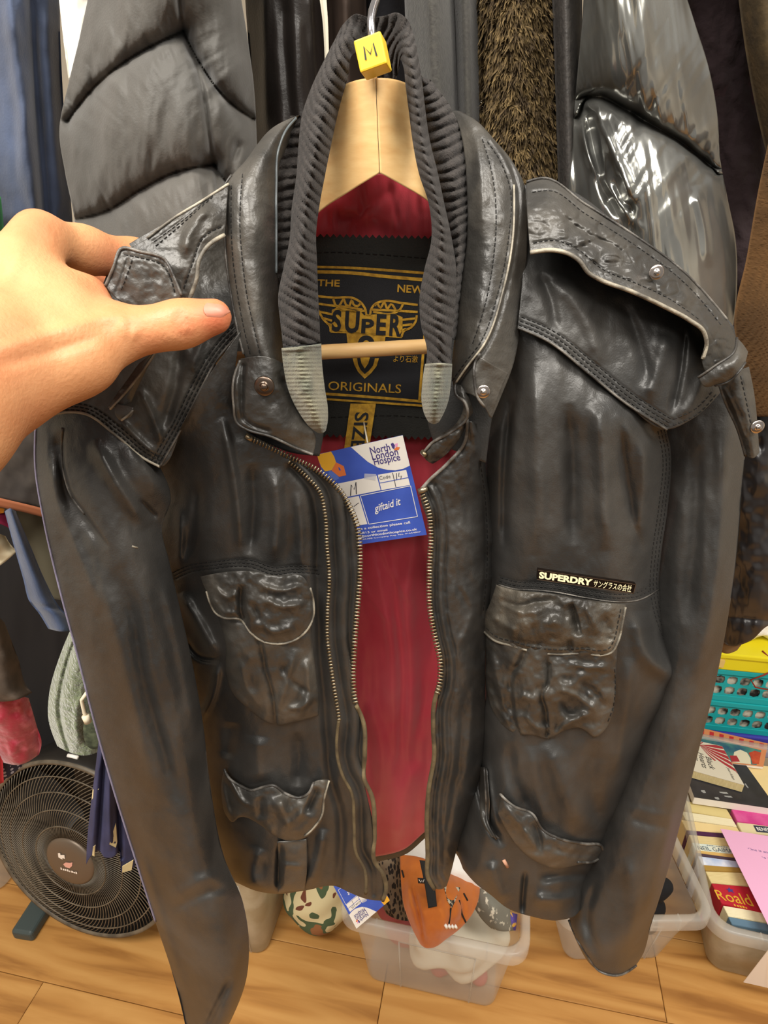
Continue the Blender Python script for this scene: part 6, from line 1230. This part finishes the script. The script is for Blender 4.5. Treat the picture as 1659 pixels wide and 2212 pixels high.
qpoly('picture_print', QR, [(.55, .97), (.56, .6), (.64, .48), (.74, .55), (.80, .75), (.82, .97)], mat('cream_shape', 'e0d6b8', .5), RB, .0006); qpoly('picture_print', QR, [(.76, .55), (.84, .42), (.93, .45), (.93, .92), (.84, .95), (.80, .7)], mat('orange_painting', 'd05a34', .5, col2='b03a28', nscale=40), RB, .0006)
qpoly('picture_print', QR, [(.50, .75), (.60, .72), (.66, .92), (.54, .96)], STR, RB, .0007)
book('tan paged paperback at the back right of the lying books', [('page_block', [(1630, 1712), (1690, 1730), (1660, 1655), (1612, 1650)], mat('warm_pages', 'e8cf94', .85))], z=.185, h=.05)
# pink notice
PS = thing('paper_notice', 'pink paper notice propped over the right side of the books', 'notice', PZ(1620, 1900, .19))
PQ = Quad(PZ(1556, 1790, .195), PZ(1700, 1812, .195), PZ(1800, 2080, .222), PZ(1675, 2030, .216))
mesh('sheet', [PQ.at(u, v, l) for l in (0, -.0004) for u, v in ((0, 0), (1, 0), (1, 1), (0, 1))], [(0, 1, 2, 3), (4, 7, 6, 5), (0, 4, 5, 1), (1, 5, 6, 2), (2, 6, 7, 3), (3, 7, 4, 0)], mat('pink_paper', 'e8aed0', .7), PS, False)
for s_, u0, v0, u1 in (('One is an aspiring thing', .30, .185, 1.05), ('stories to tell. The', .28, .245, .98), ('Children learn at', .26, .345, .80), ('very young and', .27, .405, .78), ('make at', .31, .465, .60), ('tells a', .32, .520, .55), ('them', .30, .575, .48)):
    qtext('lettering', PQ, s_, u0, v0, u1, .022, PURPLE, PS, .0004, .004)
WP = thing('paper_sheet', 'white paper sheet leaning on the front of the book box at the right edge', 'paper', PZ(1640, 2130, 0))
poly('sheet', [P(1606, 2122, .735), P(1660, 2052, .70), P(1720, 2010, .68), P(1720, 2150, .70), P(1650, 2132, .725)], PAPER, WP, .0008)
# ---- turquoise baskets
TQ = mat('turquoise_plastic', '1fa8ac', .4, spec=.4)
STUFFM = mat('mixed_contents', 'cfc6b4', .9, col2='2b2624', nscale=28, ndetail=3, cpos=(.44, .62))
def basket(label, z0, z1, Yf, group='turquoise baskets'):
    y0 = Yf; x0 = .8615; w = .388; d = .25; yaw = math.radians(-9)
    M = Matrix.Translation((x0, y0, 0)) @ Matrix.Rotation(yaw, 4, 'Z')
    B = thing('basket', label, 'basket', M @ Vector((w/2, d/2, z0)), group)
    H_ = z1-z0; rows, cols = 2, 12; cw = w/cols; mz = .022; ch = (H_-.034-mz*.2)/rows
    V = []; Fc = []
    for dy in (0, .0025):
        base = len(V)
        for r in range(rows):
            for c_ in range(cols):
                cx = (c_+.5)*cw; cz = z0+.018+(r+.5)*ch; k = len(V)
                sq = [(cw/2, -ch/2), (cw/2, 0), (cw/2, ch/2), (0, ch/2), (-cw/2, ch/2), (-cw/2, 0), (-cw/2, -ch/2), (0, -ch/2)]
                ho = [(.33*cw, -.32*ch), (.41*cw, 0), (.33*cw, .32*ch), (0, .42*ch), (-.33*cw, .32*ch), (-.41*cw, 0), (-.33*cw, -.32*ch), (0, -.42*ch)]
                for a, b in sq+ho: V.append(M @ Vector((cx+a, dy, cz+b)))
                for i in range(8): Fc.append((k+i, k+(i+1) % 8, k+8+(i+1) % 8, k+8+i))
    half = len(V)//2
    for k in range(0, half, 16):
        for i in range(8): Fc.append((k+8+i, k+8+(i+1) % 8, half+k+8+(i+1) % 8, half+k+8+i))
    mesh('front_grille', V, Fc, TQ, B, False)
    box('rim', (-.004, -.006, z1-.016), (w+.004, .004, z1), TQ, B, .002, M); box('lower_band', (-.001, -.002, z0), (w+.001, .003, z0+.018), TQ, B, .001, M)
    box('side_wall', (0, 0, z0), (.003, d, z1), TQ, B, 0, M); box('side_wall', (w-.003, 0, z0), (w, d, z1), TQ, B, 0, M); box('back_wall', (0, d-.003, z0), (w, d, z1), TQ, B, 0, M); box('base', (0, 0, z0), (w, d, z0+.003), TQ, B, 0, M)
    C_ = thing('basket_contents', ('upper' if z0 > .25 else 'lower')+' basket filling of mixed pale and dark trinkets', 'trinkets', M @ Vector((w/2, d/2, z0+.004)))
    box('filling', (.006, .008, z0+.004), (w-.006, d-.006, z1-.03), STUFFM, C_, .006, M)
    return B
TR = thing('tray', 'violet plastic tray edge under the turquoise baskets', 'tray', (1.05, 1.38, 0))
Mt = Matrix.Translation((.852, 1.32, 0)) @ Matrix.Rotation(math.radians(-9), 4, 'Z')
box('tray_body', (-.01, 0, .002), (.43, .27, .170), mat('violet_plastic', '4440a8', .4), TR, .004, Mt)
basket('lower turquoise perforated basket with square holes', .171, .279, 1.33); basket('upper turquoise perforated basket under the yellow tray', .280, .388, 1.33)
YT = thing('tray', 'bright yellow plastic tray on top of the turquoise baskets', 'tray', (1.05, 1.4, .389))
Mt2 = Matrix.Translation((.8615, 1.322, 0)) @ Matrix.Rotation(math.radians(-9), 4, 'Z')
YP = mat('bright_yellow_plastic', 'e8d820', .4)
box('tray_body', (-.006, 0, .389), (.41, .25, .437), YP, YT, .004, Mt2); box('tray_rim', (-.012, -.006, .430), (.416, .256, .446), YP, YT, .004, Mt2); box('price_sticker', (.012, -.0075, .402), (.040, -.0006, .425), mat('peach_sticker', 'e0c070', .6), YT, 0, Mt2)
tube('red_cord', [Mt2 @ Vector(q) for q in ((.135, .02, .448), (.15, -.010, .442), (.165, -.012, .418), (.14, -.012, .395), (.113, -.012, .375), (.13, -.012, .352), (.17, -.012, .348))], .0022, mat('red_rubber', '8e3020', .6), YT, 8)
lump('paper_bag', 'crumpled white paper bag on the yellow tray', 'bag', [((.935, 1.40, .478), .032), ((.99, 1.39, .490), .045), ((1.06, 1.39, .496), .052), ((1.02, 1.44, .52), .06), ((1.13, 1.40, .50), .05)], mat('white_paper', 'ece8e0', .7, bump=.6, bscale=60, bdist=.006), .03, .007, .006, 40)
# ================================================================ floor fan
FB = mat('fan_black_plastic', '211e1b', .42, col2='2b2723', nscale=15); FW = mat('fan_wire_dusty', '4a4237', .45, col2='6b6050', nscale=40); FH = mat('fan_hub_bronze', '6a5c4e', .4, metal=.3)
az, el, FR = -.25, .18, .222; fc3 = Vector((-.654, .885, .258)); fn = Vector((math.cos(el)*math.sin(az), -math.cos(el)*math.cos(az), math.sin(el)))
f1 = fn.cross(Vector((0, 0, 1))).normalized()*-1; f2 = fn.cross(f1).normalized()
if f2.z < 0: f2 = -f2
FM = Matrix((( f1.x, f2.x, fn.x, fc3.x), (f1.y, f2.y, fn.y, fc3.y), (f1.z, f2.z, fn.z, fc3.z), (0, 0, 0, 1)))
FAN = thing('floor_fan', 'black round floor fan with spiral wire grille beside the left sleeve', 'fan', (fc3.x, fc3.y, 0))
def fring(nm, r, z, t, mt, seg=96): return tube(nm, [FM @ Vector((r*math.cos(2*math.pi*k/seg), r*math.sin(2*math.pi*k/seg), z)) for k in range(seg)], t, mt, FAN, 8, True)
def lathe(nm, prof, mt, parent, seg=72, M=FM):
    V = []; Fc = []
    for r, z in prof:
        for k in range(seg): V.append(M @ Vector((r*math.cos(2*math.pi*k/seg), r*math.sin(2*math.pi*k/seg), z)))
    for i in range(len(prof)-1):
        for k in range(seg): Fc.append((i*seg+k, i*seg+(k+1) % seg, (i+1)*seg+(k+1) % seg, (i+1)*seg+k))
    return mesh(nm, V, Fc, mt, parent)
lathe('shroud', [(FR-.006, .0), (FR, .002), (FR+.004, -.004), (FR+.006, -.02), (FR+.002, -.075), (FR-.006, -.085), (FR-.012, -.08), (FR-.006, -.02), (FR-.006, 0)], FB, FAN)
lathe('rim_edge', [(FR-.007, .001), (FR-.004, .0045), (FR+.001, .004), (FR+.003, -.001)], FW, FAN)
gz = lambda r: .026*(1-((r-.05)/(FR-.055))**2) if r > .05 else .026
rib_me = None
NR = 120
def ribmesh():
    pts = []
    for i in range(15):
        r = .058+(FR-.008-.058)*i/14; a = -.75*(i/14)**1.1; pts.append((r*math.cos(a), r*math.sin(a), gz(r)))
    o = tube('rib', pts, .0011, FW, None, 5); me = o.data; bpy.data.objects.remove(o); return me
rm = ribmesh()
GRL = bpy.data.objects.new('grille', lathe('hub_ring', [(.050, .026), (.054, .028), (.056, .024)], FW, None).data); bpy.data.objects.remove(bpy.data.objects['hub_ring']); COL.objects.link(GRL); put(GRL, FAN)
for k in range(NR):
    o = bpy.data.objects.new('rib', rm); COL.objects.link(o); o.matrix_basis = FM @ Matrix.Rotation(2*math.pi*k/NR, 4, 'Z'); put(o, GRL)
for r in (.085, .122, .160, .192): fring('hoop', r, gz(r)+.0006, .0014, FW)
lathe('hub', [(0, .034), (.035, .0335), (.052, .031), (.058, .027), (.058, .015), (0, .012)], FH, FAN)
HQ = Quad(*[FM @ Vector(q) for q in ((-.05, .05, .0345), (.05, .05, .0345), (.05, -.05, .0345), (-.05, -.05, .0345))])
WM = mat('white_logo', 'e8dcd0', .5); PKL = mat('pink_logo', 'd8a090', .5)
qpoly('logo_mark', HQ, [(.30, .26), (.36, .24), (.36, .29), (.46, .26), (.46, .36), (.40, .36), (.40, .40), (.30, .37)], WM, FAN, .0008); qpoly('logo_mark', HQ, [(.40, .52), (.47, .45), (.58, .43), (.64, .40), (.62, .50), (.55, .58), (.45, .58)], PKL, FAN, .0008)
marks(HQ, .32, .68, .74, .06, 8, WM, FAN)
for k in range(5):
    V = []; Fc = []; a0 = 2*math.pi*k/5
    for i in range(9):
        r = .04+.155*i/8; w_ = .30+.38*math.sin(math.pi*min(1, .25+.6*i/8))
        for j in range(7):
            a = a0+w_*(j/6-.5)+.15*i/8; V.append(FM @ Vector((r*math.cos(a), r*math.sin(a), -.045+.034*(j/6-.5))))
    for i in range(8):
        for j in range(6): Fc.append((i*7+j, i*7+j+1, i*7+j+8, i*7+j+7))
    mesh('blade', V, Fc, mat('fan_blade', '191716', .35), FAN)
lathe('motor', [(0, -.02), (.045, -.022), (.05, -.04), (.05, -.12), (.03, -.13), (0, -.13)], FB, FAN)
lathe('back_guard', [(.05, -.10), (.12, -.098), (.19, -.09), (FR-.004, -.08)], mat('fan_back_dark', '141312', .7), FAN)
FG = mat('fan_foot_grey', '3c4544', .45)
def foot(a, b, w_, z=.03):
    a = Vector(a); b = Vector(b); d = b-a; L_ = d.length; ang = math.atan2(d.y, d.x)
    box('foot', (0, -w_/2, 0), (L_, w_/2, z), FG, FAN, .008, Matrix.Translation((a.x, a.y, .0005)) @ Matrix.Rotation(ang, 4, 'Z'), seg=3)
foot(PZ(46, 2022, .02), PZ(120, 1905, .02), .052); foot((-.45, .86, 0), (-.47, 1.08, 0), .052)
for s_, fx in ((-1, -.80), (1, -.46)):
    q = FM @ Vector((s_*(FR+.006)*.92, -(FR+.006)*.40, -.045)); tube('leg', [(fx, 1.0, .02), (q.x+.0*s_, q.y+.03, q.z*.5), (q.x, q.y, q.z)], .011, FB, FAN, 10)
WCL = thing('plastic_clip', 'tiny white plastic clip on top of the fan rim', 'clip', FM @ Vector((0, FR+.006, -.012)))
tube('clip', [FM @ Vector((q, math.sqrt((FR+.009)**2-q*q), -.012)) for q in (-.012, 0, .012)], .004, WHITEP, WCL, 8)
